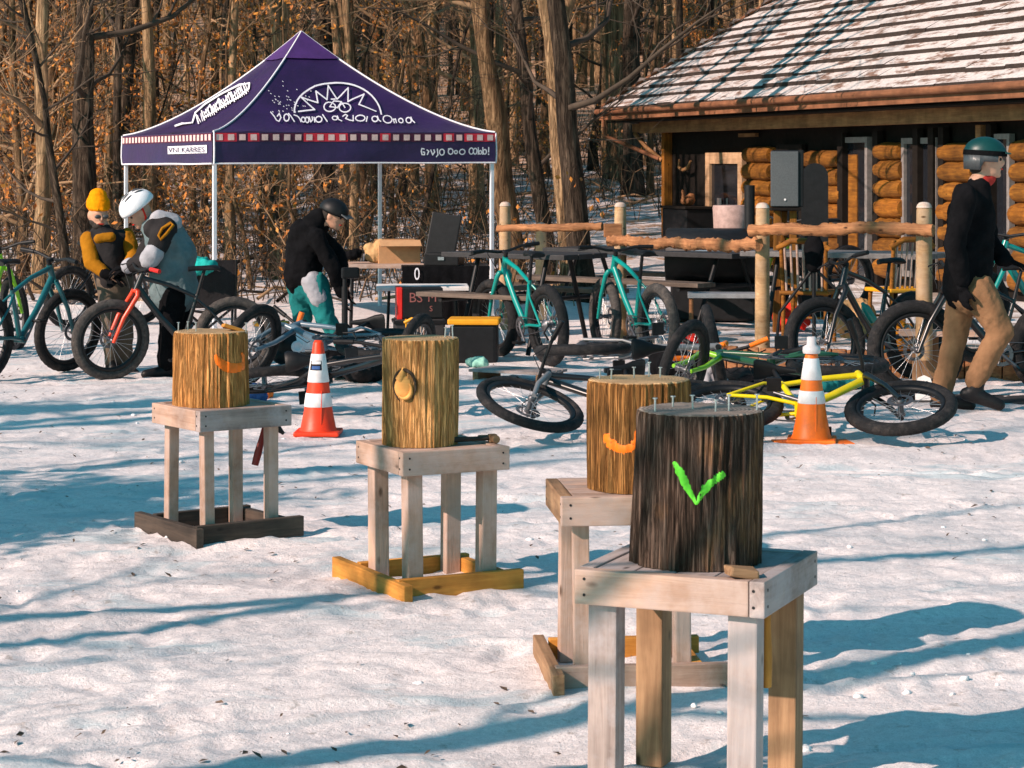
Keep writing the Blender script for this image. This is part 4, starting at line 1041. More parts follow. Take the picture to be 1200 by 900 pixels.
# ------------------------------------------------------------------ traffic cones
def cone(label, px, py, h, rb_, m_, bands, sticker=False):
    g = G(px, py); Y = g.y+rb_; o = thing('traffic_cone', label, 'traffic cone', (g.x*Y/g.y, Y, ground_at(g.x, Y)-.005), rng.uniform(-.2, .2))
    q = rb_*1.28; bs_ = MB().box((0, 0, .014), (q*2, q*2, .028), None, .011).build('base', m_, o)
    rr = lambda f: rb_*(1-f)+.030*f
    MB().lathe([(rr(0)+.012, .026), (rr(0), .045), (rr(.25), h*.25), (rr(.5), h*.5), (rr(.75), h*.75), (rr(.97), h*.97), (rr(1)*.8, h), (rr(1)*.5, h)], 36).build('body', m_, o)
    for f0, f1 in bands:
        MB().lathe([(rr(f0)+.0015, h*f0), (rr(f0)+.004, h*f0+.003), (rr(f1)+.004, h*f1-.003), (rr(f1)+.0015, h*f1)], 36, cap=False).build('reflective_band', M['reflect'], o)
    MB().box((rb_*.25, -rr(.3)*.97, h*.3), (.006, .006, h*.35), Matrix.Rotation(-.16, 3, 'X')).build('seam', m_, o)
    if sticker:
        f = .72; n_ = 10; mb = MB()
        for k in range(n_):
            for (z0, z1, a0, a1, ci) in ((.69, .79, -.9, .5, 0), (.70, .735, -.6, .3, 1), (.755, .785, -.7, .4, 2)):
                t0, t1 = -math.pi/2+a0+(a1-a0)*k/n_, -math.pi/2+a0+(a1-a0)*(k+1)/n_; mb.cur = ci; e = .006+.002*(ci > 0)
                mb.quad([((rr(z0)+e)*math.cos(t0), (rr(z0)+e)*math.sin(t0), h*z0), ((rr(z0)+e)*math.cos(t1), (rr(z0)+e)*math.sin(t1), h*z0), ((rr(z1)+e)*math.cos(t1), (rr(z1)+e)*math.sin(t1), h*z1), ((rr(z1)+e)*math.cos(t0), (rr(z1)+e)*math.sin(t0), h*z1)])
        mb.build('sticker', [M['charcoal'], M['blue_cloth'], M['reflect']], o)
    return o
cone('red orange traffic cone between the two golden stumps', 373, 511, .595, .112, M['cone_red'], [(.30, .445), (.56, .86)], True)
c2 = cone('bright orange traffic cone before the yellow bike', 951, 521, .60, .117, M['cone_orange'], [(.40, .53), (.64, .86)])
MB().lathe([(.052, .545), (.056, .56), (.054, .585), (.03, .60), (.028, .645), (.02, .648)], 20).build('top_collar', plain('clear_plastic_collar', (.66, .60, .60), .25, 0, .1), c2)
mt_ = MB(); mt_.box((0, 0, 0), (.47, .22, .01), None, .003); mt_.xform(lambda q: q+Vector((0, 0, .006*vn(q*6))))
mm = G(955, 522); tag(mt_.build('rubber_mat', M['cone_orange'], None, (mm.x, mm.y+.10, ground_at(mm.x, mm.y)+.004), (0, 0, .1)), 'flat faded orange mat under the bright orange cone', 'mat')
# ------------------------------------------------------------------ bicycles
def bicycle(label, col, steer=0.0, wb=1.06, Rw=.345, rt=.036, fork_col=None, saddle=True, tyre='rubber', group='mountain bikes around the clearing', bottle=None, plate=None, rim='iron', cat='bicycle', bars=True, bar_w=.34, grip='plastic_black', fender=None):
    o = thing('bicycle', label, cat, (0, 0, 0), 0, group)
    fc = M['bike_'+(fork_col or col)]; fm = M['bike_'+col]
    Ra, Fa, BB = Vector((-wb/2, 0, Rw)), Vector((wb/2, 0, Rw)), Vector((-wb/2+.44, 0, Rw-.035))
    ax = Vector((-.375, 0, .927)); HB = Fa+ax*(Rw+.115)+Vector((-.045, 0, 0)); HT = HB+ax*.12
    sa = Vector((-.29, 0, .957)); ST = BB+sa*.40; SD = BB+sa*.62
    q = Quaternion(ax, steer); front = lambda p_: HB+q @ (p_-HB)
    f = MB()
    f.tube([HB-ax*.012, HT+ax*.012], [.027, .026], 12)
    f.tube([HT-ax*.015, HT.lerp(ST, .5)+Vector((0, 0, .012)), ST], [.022, .019, .016], 10)
    f.tube([HB+ax*.02, HB.lerp(BB, .5)+Vector((0, 0, -.01)), BB], [.029, .027, .028], 10, flat=(.85, 1.1))
    f.tube([BB, ST+sa*.02], [.022, .018], 10)
    f.tube([BB+Vector((0, -.05, 0)), BB+Vector((0, .05, 0))], .028, 12)
    for sy in (-1, 1):
        e = Ra+Vector((0, sy*.07, 0)); f.tube([BB+Vector((0, sy*.03, 0)), BB.lerp(Ra, .45)+Vector((0, sy*.062, .012)), e], [.013, .013, .012], 8)
        f.tube([ST+Vector((0, sy*.015, -.02)), ST.lerp(Ra, .35)+Vector((0, sy*.06, 0)), e], [.011, .010, .011], 8)
    f.build('frame', fm, o)
    fk = MB()
    for sy in (-1, 1):
        fk.tube([HB+Vector((.005, sy*.045, -.015)), HB+Vector((.012, sy*.068, -.05)), HB.lerp(Fa, .55)+Vector((.012, sy*.068, 0)), Fa+Vector((0, sy*.068, -.015))], [.021, .021, .018, .014], 10)
    fk.tube([HB+Vector((.005, -.05, -.015)), HB+Vector((.005, .05, -.015))], .021, 10); fk.xform(front); fk.build('fork', fc, o)
    for nm, A, fn in (('front', Fa, front), ('rear', Ra, lambda p_: p_)):
        rr = Rw-rt*1.9; w = rt*.72
        rm_ = MB(); prof = [(rr-.022, -w*.55), (rr, -w), (rr+.004, -w*.6), (rr+.004, w*.6), (rr, w), (rr-.022, w*.55), (rr-.026, 0), (rr-.022, -w*.55)]
        RX = Matrix.Rotation(math.pi/2, 3, 'X')
        rm_.lathe(prof, 44, A, RX, True, False); rm_.xform(fn); wh = rm_.build('wheel', M[rim], o)
        ty = MB(); n_, k_ = 72, 12
        vs_ = []
        for i in range(n_):
            t = 2*math.pi*i/n_
            for j in range(k_):
                u = 2*math.pi*j/k_; kb = (.09*rt if (i % 2 == (j % 2)) and math.cos(u) > .2 else 0)
                r_ = Rw-rt+(rt+kb)*math.cos(u); vs_.append(A+Vector((r_*math.cos(t), rt*math.sin(u), r_*math.sin(t))))
        ty.add(vs_, [(i*k_+j, i*k_+(j+1) % k_, ((i+1) % n_)*k_+(j+1) % k_, ((i+1) % n_)*k_+j) for i in range(n_) for j in range(k_)])
        ty.xform(fn); ty.build('tyre', M[tyre], wh)
        sp = MB()
        for i in range(24):
            t = 2*math.pi*i/24; sy = .028 if i % 2 else -.028; t2 = t+(.5 if i % 4 < 2 else -.5)
            sp.tube([A+Vector((.022*math.cos(t2), sy, .022*math.sin(t2))), A+Vector(((rr-.02)*math.cos(t), 0, (rr-.02)*math.sin(t)))], .0017, 4, False)
        sp.xform(fn); sp.build('spokes', M['steel'], wh)
        hb = MB().lathe([(.010, -.062), (.026, -.05), (.018, -.02), (.018, .02), (.026, .05), (.010, .062)], 14, A, RX); hb.lathe([(.08, .048), (.08, .051), (.055, .051), (.055, .048), (.08, .048)], 28, A, RX, False, False)
        if nm == 'rear': hb.lathe([(.055, -.035), (.05, -.04), (.035, -.05), (.02, -.06)], 18, A, RX)
        hb.xform(fn); hb.build('hub', M['chrome'], wh)
    if fender:
        fd = MB().tube([Ra+Vector(((Rw+.035)*math.cos(t*.13+.35), 0, (Rw+.035)*math.sin(t*.13+.35))) for t in range(16)], .03, 6, flat=(1.2, .25)); fd.build('fender', M[fender], o)
    if bars:
        h = MB(); c = HT+ax*.055+Vector((.05, 0, .006)); h.tube([HT-ax*.0, HT+ax*.06], .019, 10); h.tube([HT+ax*.045, c], .018, 8)
        h.tube([c+Vector((-.05, -bar_w, .03)), c+Vector((-.02, -bar_w*.55, .03)), c+Vector((0, -.06, 0)), c+Vector((0, .06, 0)), c+Vector((-.02, bar_w*.55, .03)), c+Vector((-.05, bar_w, .03))], .0125, 8)
        for sy in (-1, 1): h.tube([c+Vector((.005, sy*bar_w*.6, .026)), c+Vector((.055, sy*bar_w*.75, .005)), c+Vector((.04, sy*bar_w*.95, .0))], [.007, .006, .005], 6)
        for sy in (-1, 1): h.tube([c+Vector((0, sy*.16, .02)), c+Vector((.09, sy*.10, -.02)), c+Vector((.06, sy*.05, -.14)), HB+Vector((.05, sy*.03, .0))], .0035, 5, False)
        h.xform(front); hb2 = h.build('handlebar', M['iron'], o)
        for sy in (-1, 1):
            g = MB().tube([c+Vector((-.025, sy*bar_w*.63, .03)), c+Vector((-.052, sy*bar_w*1.02, .03))], .018, 10); g.xform(front); g.build('grip', M[grip], hb2)
        if plate:
            pl = MB().box(c+Vector((.06, 0, -.02)), (.006, .17, .19), Matrix.Rotation(-.2, 3, 'Y'), .003); pl.xform(front); pl.build('number_plate', M[plate], hb2)
    if saddle:
        sm = MB(); k_ = 10; ln = .27
        for i in range(k_):
            pass
        prof = [(-.13, .068, .0), (-.11, .074, .012), (-.05, .062, .012), (.02, .034, .008), (.09, .022, .006), (.14, .016, .0)]
        vs_ = []
        for x, w, z in prof:
            for j in range(10):
                u = 2*math.pi*j/10; vs_.append(SD+Vector((x, w*math.cos(u), .03+z+.022*math.sin(u)-.25*w*abs(math.cos(u))*.6)))
        sm.add(vs_, [(i*10+j, i*10+(j+1) % 10, (i+1)*10+(j+1) % 10, (i+1)*10+j) for i in range(5) for j in range(10)]); sm.quad(vs_[:10][::-1]); sm.quad(vs_[-10:])
        sd = sm.build('saddle', M['plastic_black'], o)
        MB().tube([ST, SD+Vector((0, 0, .02))], .0145, 10).build('seatpost', M['iron'], o)
    ck = MB(); ck.lathe([(.088, -.055), (.088, -.050), (.06, -.050), (.06, -.055), (.088, -.055)], 26, BB, Matrix.Rotation(math.pi/2, 3, 'X'), False, False); an = rng.uniform(0, 6.28)
    ck.tube([BB+Vector((0, -.055, 0)), BB+Vector((0, .055, 0))], .014, 8)
    for i in range(5): ck.tube([BB+Vector((0, .052, 0)), BB+Vector((.075*math.cos(i*1.257), .052, .075*math.sin(i*1.257)))], .007, 5)
    e = []
    for sy, s_ in ((-1, 1), (1, -1)):
        p2 = BB+Vector((.172*math.cos(an)*s_, sy*.075, .172*math.sin(an)*s_)); ck.tube([BB+Vector((0, sy*.058, 0)), p2], [.015, .012], 8); e.append((p2, sy))
    co = ck.build('crankset', M['chrome'], o)
    for p2, sy in e: MB().box(p2+Vector((0, sy*.055, 0)), (.09, .09, .02), None, .004).build('pedal', M['plastic_black'], co)
    ch = MB(); c1, c2 = BB+Vector((0, .052, 0)), Ra+Vector((0, .045, 0))
    for sz in (1, -1): ch.tube([c1+Vector((0, 0, .086*sz)), c2+Vector((0, 0, .038*sz))], .005, 4, False)
    ch.build('chain', M['chrome'], o)
    if bottle:
        d = (HB-BB).normalized(); n_ = Vector((-d.z, 0, d.x)); c = BB+d*.16+n_*.075
        MB().tube([c, c+d*.13, c+d*.15, c+d*.17, c+d*.185], [.036, .036, .028, .016, .014], 14).build('bottle', M[bottle], o)
    return o
def put(o, x, y, yaw, roll=0.0, pitch=0.0, sc=1.0, z=None):
    m_ = Matrix.Rotation(yaw, 4, 'Z') @ Matrix.Rotation(pitch, 4, 'Y') @ Matrix.Rotation(roll, 4, 'X')
    o.rotation_mode = 'QUATERNION'; o.rotation_quaternion = m_.to_quaternion(); o.location = (x, y, 0); o.scale = (sc, sc, sc)
    rest(o, (ground_at(x, y) if z is None else z)-.012)
    return o
def putpx(o, px, py, yaw, **k):
    g = G(px, py); return put(o, g.x, g.y, R(yaw), **k)
# left group
putpx(bicycle('dark teal bike at the left edge with green fork', 'dark_teal', steer=R(-14), fork_col='dark_teal', saddle=True), 30, 441, 64, roll=.04)
putpx(bicycle('lime green fendered bike mostly outside the left edge', 'lime', steer=R(10), fender='bike_lime'), -12, 414, 75, roll=-.05)
putpx(bicycle('dark bike with red orange fork held by the grey jacketed person', 'black', steer=R(12), fork_col='red', tyre='rubber_grey', rt=.042, grip='red_paint'), 202, 441, 199, roll=-.03, sc=.94)
putpx(bicycle('black bike standing behind the yellow hatted person', 'black', steer=R(5)), 124, 381, 50, roll=.06, sc=.95)
# bikes at the picnic tables
putpx(bicycle('teal bike nearer the tent leg with large dark rear wheel', 'teal', steer=R(8), rt=.045), 613, 424, 115, roll=-.05)
putpx(bicycle('teal bike with dusty grey rear tyre by the middle fence post', 'teal', steer=R(-6), rt=.045, tyre='rubber_grey'), 741, 423, 113, roll=-.04)
# bikes on the ground
putpx(bicycle('black and grey bike lying behind the tall golden stump', 'black', steer=R(12), fork_col='grey', rt=.032), 736, 520, 195, roll=R(75), pitch=R(0))
putpx(bicycle('grey bike with orange grips lying just behind the brown stump', 'grey', steer=R(-80), fork_col='orange', grip='paint_orange'), 742, 466, 20, roll=R(86))
putpx(bicycle('yellow bike lying behind the bright orange cone', 'yellow', steer=R(-6), rt=.040, fork_col='black'), 952, 524, -9, roll=R(-73), pitch=R(0))
putpx(bicycle('dark green bike lying behind the nearest stump', 'green', steer=R(-78), fork_col='lime'), 886, 497, 172, roll=R(87))
putpx(bicycle('black bike with blue grey fork lying behind the red orange cone', 'black', steer=R(70), fork_col='blue', rt=.034), 398, 478, 8, roll=R(74), pitch=R(-4))
putpx(bicycle('blue grey bike lying beside the leftmost stump', 'blue', steer=R(-75), fork_col='blue'), 352, 461, 168, roll=R(79))
# right group
putpx(bicycle('black bike with teal bottle standing before the low timber edging', 'black', steer=R(-22), rt=.045, bottle='bike_teal', bar_w=.32), 1022, 449, 222, roll=.05)
putpx(bicycle('black fat tyred bike standing behind the walking man', 'black', steer=R(0), rt=.05, Rw=.36), 1158, 468, 186, roll=.07)
putpx(bicycle('teal bike at the right edge ahead of the walking man', 'teal', steer=R(20), rt=.042, Rw=.36), 1216, 452, 200, roll=.04, z=PZ)
putpx(bicycle('dark bike parked on the patio behind the rail fence', 'black', steer=R(15), rt=.04, fork_col='yellow'), 950, 392, 215, roll=.05, z=PZ)

# ------------------------------------------------------------------ people
def person(label, base, parts, head, look, head_r=.105, tilt=0.0, voxel=.016, face=True):
    """parts: body limbs in world space; head: centre; look: unit vector of the face"""
    b0 = Vector(base)
    look = Vector(look).normalized(); side = look.cross(Vector((0, 0, 1))).normalized(); up = side.cross(look).normalized()
    rot = Matrix((look, -side, up)).transposed(); hc = Vector(head)-b0
    loc = lambda x, y, z: hc+rot @ Vector((x, y, z))
    k = head_r/.105
    hd = [('e', hc, (.098*k, .076*k, .118*k), rot), ('e', loc(.03*k, 0, -.065*k), (.066*k, .056*k, .058*k), rot), ('e', loc(.105*k, 0, -.012*k), (.020*k, .014*k, .024*k), rot),
          ('e', loc(.070*k, 0, .03*k), (.03*k, .055*k, .02*k), rot), ('e', loc(.088*k, 0, -.052*k), (.016*k, .028*k, .013*k), rot), ('e', loc(.078*k, 0, -.098*k), (.024*k, .03*k, .02*k), rot)]
    for sy in (-1, 1): hd.append(('e', loc(-.005*k, sy*.078*k, -.01*k), (.024*k, .012*k, .034*k), rot))
    pp_ = [(tuple(Vector(q[0])-b0), tuple(Vector(q[1])-b0), q[2], q[3]) for q in parts]
    me = blob(hd+pp_, voxel*.8, 3); me.materials.append(M['skin'])
    o = link('person', me, None, b0); o['label'] = label; o['category'] = 'person'
    for sy in (-1, 1): MB().ball(loc(.086*k, sy*.032*k, .006*k), .011*k, 8, 6).build('eye', M['eye'], o)
    MB().tube([loc(.1*k, -.024*k, -.055*k), loc(.106*k, 0, -.057*k), loc(.1*k, .024*k, -.055*k)], .0045*k, 6).build('mouth', M['red_cloth'], o)
    return o, loc, rot, b0, k
def garment(o, name, b0, parts, mat, voxel=.018, smooth=5, wrinkle=.012, wsc=11):
    pp_ = []
    for q in parts:
        if q[0] == 'e': pp_.append(('e', Vector(q[1])-b0)+tuple(q[2:]))
        else: pp_.append((Vector(q[0])-b0, Vector(q[1])-b0, q[2], q[3]))
    me = blob(pp_, voxel, smooth, wrinkle, wsc); me.materials.append(mat); return link(name, me, o)
def hand(wrist, d, palm, side_, curl=.5, sc=1.0):
    """palm and five unequal bent fingers; d: along the hand, palm: the way the palm faces, side_: towards the thumb"""
    w, d, pl, sd = Vector(wrist), Vector(d).normalized(), Vector(palm).normalized(), Vector(side_).normalized(); out = []
    for i, (off, L, r_) in enumerate(((.030, .070, .0095), (.010, .078, .0098), (-.010, .073, .0095), (-.029, .058, .0085))):
        b_ = w+(d*.085+sd*off)*sc; a0 = w+(d*.02+sd*off*.5)*sc; out.append((a0, b_, .016*sc, .013*sc)); dd = d.copy(); p_ = b_
        for j, fr_ in enumerate((.45, .32, .23)):
            dd = (dd+pl*curl*(.6 if j == 0 else .9)).normalized(); p2 = p_+dd*L*fr_*sc; out.append((p_, p2, r_*sc*(1-.08*j), r_*sc*(.92-.08*j))); p_ = p2
    t0 = w+(d*.025+sd*.028)*sc; t1 = t0+(d*.03+sd*.028+pl*.01)*sc; t2 = t1+(d*.032+sd*.004+pl*.02)*sc; out += [(t0, t1, .014*sc, .012*sc), (t1, t2, .011*sc, .009*sc)]
    return out
def boot(o, b0, ankle, toe_d, mat, L=.27, pitch=0.0, h=.12, name='boot'):
    a = Vector(ankle); d = Vector((toe_d[0], toe_d[1], 0)).normalized(); d2 = (d+Vector((0, 0, -pitch))).normalized(); upv = Vector((0, 0, 1)) if not pitch else (Vector((0, 0, 1))+d*pitch).normalized()
    hl = a-d2*.05-upv*.055; to = a+d2*(L-.10)-upv*.062
    return garment(o, name, b0, [(a+upv*h*.5, a-upv*.02, .058, .055), (hl, a+d2*.03-upv*.045, .046, .05), (a+d2*.03-upv*.045, to, .05, .040), (hl-upv*.015, to-upv*.010, .034, .034)], mat, .012, 3, 0)
X, Z = Vector((1, 0, 0)), Vector((0, 0, 1))

# -- the walking man
Y0 = 16.1; J = lambda px, py, dd=0.0: P(px, py, Y0+dd)
gY = Vector((J(1110, 478).x, Y0, 0))
hip_f, kn_f, an_f = J(1128, 345, .10), J(1118, 402, .10), J(1104, 458, .10)
hip_n, kn_n, an_n = J(1146, 340, -.10), J(1173, 388, -.12), J(1141, 449, -.10)
sh_n, el_n, wr_n = J(1130, 229, -.19), J(1119, 288, -.21), J(1128, 336, -.19)
sh_f, el_f, wr_f = J(1143, 230, .19), J(1160, 285, .18), J(1181, 305, .10)
nk, ch, wa = J(1146, 214), J(1138, 250), J(1136, 305)
parts = [(nk, J(1153, 199), .06, .055), (nk, ch, .07, .125), (ch, wa, .125, .12), (wa, J(1137, 340), .125, .13), (hip_f, kn_f, .085, .06), (kn_f, an_f, .058, .042), (hip_n, kn_n, .085, .06), (kn_n, an_n, .058, .042),
         (ch, sh_n, .09, .06), (ch, sh_f, .09, .06), (sh_n, el_n, .055, .045), (el_n, wr_n, .043, .032), (sh_f, el_f, .055, .045), (el_f, wr_f, .043, .032)]
parts += hand(wr_n, (.1, 0, -1), (.8, .3, 0), (.5, -.8, 0), .5)+hand(wr_f, (.9, 0, -.35), (0, -.1, -1), (.2, -.9, 0), .7)
man, lc, rt_, b0, k = person('person in black jacket, khaki trousers and teal helmet striding past bikes', gY, parts, J(1156, 187), (1, -.12, -.06), .112)
garment(man, 'jacket', b0, [(J(1147, 222), ch, .095, .165), (ch, wa, .165, .165), (wa, J(1133, 334), .168, .165), (J(1124, 338), J(1123, 350), .11, .08), (ch, sh_n, .12, .085), (ch, sh_f, .12, .085), (sh_n, el_n, .088, .075), (el_n, J(1126, 328, -.2), .074, .058), (sh_f, el_f, .085, .07), (el_f, J(1177, 304, .11), .068, .052)], M['fabric_black'], .02, 4, .03, 8)
garment(man, 'trousers', b0, [(J(1136, 322), J(1136, 345), .155, .15), (hip_f, kn_f, .108, .082), (kn_f, J(1102, 462, .1), .080, .074), (hip_n, kn_n, .118, .090), (kn_n, J(1143, 445, -.1), .086, .072)], M['khaki'], .016, 3, .020, 12)
boot(man, b0, J(1105, 464, .10), (1, -.15), M['plastic_black'], .29)
boot(man, b0, J(1143, 455, -.10), (1, -.2), M['plastic_black'], .29, .28)
garment(man, 'glove', b0, hand(wr_n, (.1, 0, -1), (.8, .3, 0), (.5, -.8, 0), .5, 1.12)+[(wr_n, wr_n+Vector((0, 0, .05)), .042, .045)], M['fabric_black'], .009, 2, 0)
garment(man, 'glove', b0, hand(wr_f, (.9, 0, -.35), (0, -.1, -1), (.2, -.9, 0), .7, 1.12)+[(wr_f, wr_f-Vector((.05, 0, 0)), .042, .045)], M['fabric_black'], .009, 2, 0)
garment(man, 'collar', b0, [(J(1152, 212), J(1159, 209), .066, .05)], plain('dull_red_scarf', (.34, .02, .014), .9), .014, 3, .008)
hlm = MB(); hlm.ball(lc(-.012, 0, .045), (.150, .118, .115), 28, 14, rt_); hlm.xform(lambda q: q if (q-lc(0, 0, .03)).dot(rt_ @ Z) > 0 else q+(rt_ @ Z)*(-(q-lc(0, 0, .03)).dot(rt_ @ Z)))
hl_o = hlm.build('helmet', M['helmet_teal'], man)
hb_ = MB()
for j in range(24):
    t0, t1 = math.pi*.30+j*math.pi*1.4/24, math.pi*.30+(j+1)*math.pi*1.4/24
    g_ = lambda t, r_, z: lc(-.012+r_*1.27*math.cos(t), r_*math.sin(t), z)
    lo0, lo1 = (-.075 if .55*math.pi < t0 < 1.45*math.pi else -.015), (-.075 if .55*math.pi < t1 < 1.45*math.pi else -.015)
    hb_.add([g_(t0, .118, .035), g_(t1, .118, .035), g_(t1, .112, lo1), g_(t0, .112, lo0), g_(t0, .098, .035), g_(t1, .098, .035), g_(t1, .094, lo1), g_(t0, .094, lo0)], [(0, 1, 2, 3), (4, 7, 6, 5), (3, 2, 6, 7), (0, 4, 5, 1)])
hb_.build('ear_guard', M['helmet_grey'], hl_o)
st_ = MB()
for j in range(30):
    t0, t1 = 2*math.pi*j/30, 2*math.pi*(j+1)/30; g_ = lambda t, r_, z: lc(-.012+r_*1.27*math.cos(t), r_*math.sin(t), z)
    st_.quad([g_(t0, .121, .028), g_(t1, .121, .028), g_(t1, .119, .062), g_(t0, .119, .062)], True)
st_.build('goggle_strap', M['fabric_black'], hl_o)
hr_b = blob([('e', lc(-.055, 0, -.04), (.065, .072, .08), rt_)], .011, 2, .006, 30); hr_b.materials.append(M['hair']); link('hair', hr_b, man)
vs_v = MB().box(lc(.14, 0, .052), (.04, .16, .012), rt_ @ Matrix.Rotation(.12, 3, 'Y'), .004); vs_v.build('visor', M['helmet_teal'], hl_o)

# -- the person in black bending under the canopy
Y0 = F/129; gY = Vector((J(368, 412).x, Y0, 0))
hip_b, kn_b, an_b = J(350, 333, .08), J(355, 372, .10), J(346, 404, .10)
hip_n, kn_n, an_n = J(370, 333, -.08), J(381, 372, -.10), J(402, 404, -.08)
nk, ch, wa = J(376, 262), J(360, 278), J(356, 318)
sh_n, el_n, wr_n = J(371, 279, -.17), J(391, 316, -.20), J(401, 346, -.12)
sh_f, el_f, wr_f = J(374, 276, .17), J(397, 300, .2), J(406, 338, .08)
parts = [(nk, J(386, 254), .055, .05), (nk, ch, .07, .12), (ch, wa, .12, .12), (wa, J(359, 333), .12, .125), (hip_b, kn_b, .08, .055), (kn_b, an_b, .054, .04), (hip_n, kn_n, .08, .055), (kn_n, an_n, .054, .04),
         (ch, sh_n, .08, .055), (ch, sh_f, .08, .055), (sh_n, el_n, .05, .042), (el_n, wr_n, .04, .03), (sh_f, el_f, .05, .042), (el_f, wr_f, .04, .03)]
parts += hand(wr_n, (.3, 0, -1), (.8, .2, 0), (0, -1, 0), .6)+hand(wr_f, (.3, 0, -1), (.8, -.2, 0), (0, 1, 0), .6)
wo_, lc, rt_, b0, k = person('person in black jacket and teal trousers bending under the purple tent', gY, parts, J(391, 252), (.93, -.3, -.42), .105)
garment(wo_, 'jacket', b0, [(J(374, 266), ch, .085, .15), (J(354, 272), J(347, 318), .12, .115), (ch, wa, .15, .165), (wa, J(355, 328), .165, .165), (ch, sh_n, .11, .085), (ch, sh_f, .11, .08), (sh_n, el_n, .082, .072), (el_n, J(400, 343, -.12), .07, .05), (sh_f, el_f, .08, .07), (el_f, J(405, 334, .08), .068, .05)], M['fabric_black'], .02, 4, .034, 8)
garment(wo_, 'trousers', b0, [(J(358, 328), J(359, 338), .15, .14), (hip_b, kn_b, .115, .088), (kn_b, J(347, 402, .1), .086, .068), (hip_n, kn_n, .118, .09), (kn_n, J(401, 402, -.08), .088, .066)], M['teal_cloth'], .018, 4, .026, 11)
garment(wo_, 'overskirt', b0, [(J(365, 330, -.10), J(374, 350, -.13), .105, .085), (J(374, 350, -.13), J(379, 362, -.12), .08, .05)], M['light_grey'], .016, 4, .012, 12)
boot(wo_, b0, J(347, 404, .1), (1, -.3), M['plastic_black'], .26); boot(wo_, b0, J(404, 404, -.08), (1, -.3), M['plastic_black'], .26)
garment(wo_, 'glove', b0, hand(wr_n, (.3, 0, -1), (.8, .2, 0), (0, -1, 0), .6, 1.1), M['fabric_black'], .009, 2, 0)
garment(wo_, 'glove', b0, hand(wr_f, (.3, 0, -1), (.8, -.2, 0), (0, 1, 0), .6, 1.1), M['fabric_black'], .009, 2, 0)
def dome(o, lc, rt_, mat, k=1.0, sx=.142, sy=.114, sz=.115, name='helmet', zoff=.035, xo=-.012):
    h = MB(); h.ball(lc(xo, 0, zoff), (sx*k, sy*k, sz*k), 26, 14, rt_); zc = lc(0, 0, zoff-.018); zz = rt_ @ Z
    h.xform(lambda q: q if (q-zc).dot(zz) > 0 else q-zz*((q-zc).dot(zz))); return h.build(name, mat, o)
hw = dome(wo_, lc, rt_, M['plastic_black'])
MB().box(lc(.13, 0, .04), (.07, .16, .012), rt_ @ Matrix.Rotation(.2, 3, 'Y'), .004).build('visor', M['helmet_grey'], hw)
hr_b = blob([('e', lc(-.045, 0, -.01), (.075, .085, .10), rt_)], .011, 2, .006, 30); hr_b.materials.append(M['hair']); link('hair', hr_b, wo_)
garment(wo_, 'hood', b0, [(J(374, 256, .02), J(366, 266), .10, .12)], M['fabric_black'], .018, 4, .01)
tb_ = MB().tube([J(349, 380, -.2), J(354, 366, -.2)], .025, 10); tb_.xform(lambda q: q-b0); tb_.build('pocket_tag', M['cone_orange'], wo_)

# -- the one in the yellow hat
Y0 = 19.1; gY = Vector((J(133, 437).x, Y0, 0))
sh_l, el_l, wr_l = J(104, 281, -.04), J(107, 308, -.14), J(127, 322, -.22)
sh_r, el_r, wr_r = J(148, 277, .08), J(157, 302, .0), J(144, 318, -.18)
nk, ch, wa = J(119, 266), J(124, 285), J(131, 318)
hl_, kl_, al_ = J(126, 330, -.02), J(129, 376, -.08), J(131, 429, -.02); hr_, kr_, ar_ = J(144, 330, .08), J(148, 376, .02), J(146, 428, .08)
parts = [(nk, J(117, 256), .05, .05), (nk, ch, .065, .11), (ch, wa, .115, .11), (wa, J(134, 330), .11, .115), (hl_, kl_, .075, .052), (kl_, al_, .05, .038), (hr_, kr_, .075, .052), (kr_, ar_, .05, .038),
         (ch, sh_l, .08, .055), (ch, sh_r, .08, .055), (sh_l, el_l, .048, .04), (el_l, wr_l, .038, .03), (sh_r, el_r, .048, .04), (el_r, wr_r, .038, .03)]
parts += hand(wr_l, (.9, -.2, -.3), (.1, 0, -1), (.2, -1, 0), .5)+hand(wr_r, (-.5, -.6, -.5), (0, 0, -1), (-.8, .3, 0), .5)
kid, lc, rt_, b0, k = person('person in yellow knit hat and mustard jacket looking down at a red bike', gY, parts, J(115, 251), (.45, -.85, -.25), .105)
garment(kid, 'jacket', b0, [(J(119, 270), ch, .08, .135), (ch, wa, .135, .135), (wa, J(132, 328), .135, .14), (ch, sh_r, .09, .07), (ch, sh_l, .09, .07)], M['charcoal'], .018, 5, .012)
for a_, b_, c_q in ((sh_l, el_l, J(123, 320, -.2)), (sh_r, el_r, J(147, 316, -.16))): garment(kid, 'sleeve', b0, [(a_, b_, .072, .064), (b_, c_q, .062, .048)], M['mustard'], .016, 4, .014, 12)
garment(kid, 'chest_panel', b0, [(J(116, 280, -.105), J(130, 278, -.10), .045, .045)], M['mustard'], .014, 4, .008)
garment(kid, 'trousers', b0, [(J(133, 326), J(134, 338), .13, .12), (hl_, kl_, .095, .075), (kl_, J(131, 424, -.02), .07, .06), (hr_, kr_, .095, .075), (kr_, J(146, 424, .08), .07, .06)], M['brown_cloth'], .018, 4, .015, 12)
boot(kid, b0, J(131, 428, -.02), (.5, -.8), M['plastic_black'], .26, h=.3); boot(kid, b0, J(146, 427, .08), (.6, -.7), M['plastic_black'], .26, h=.3)
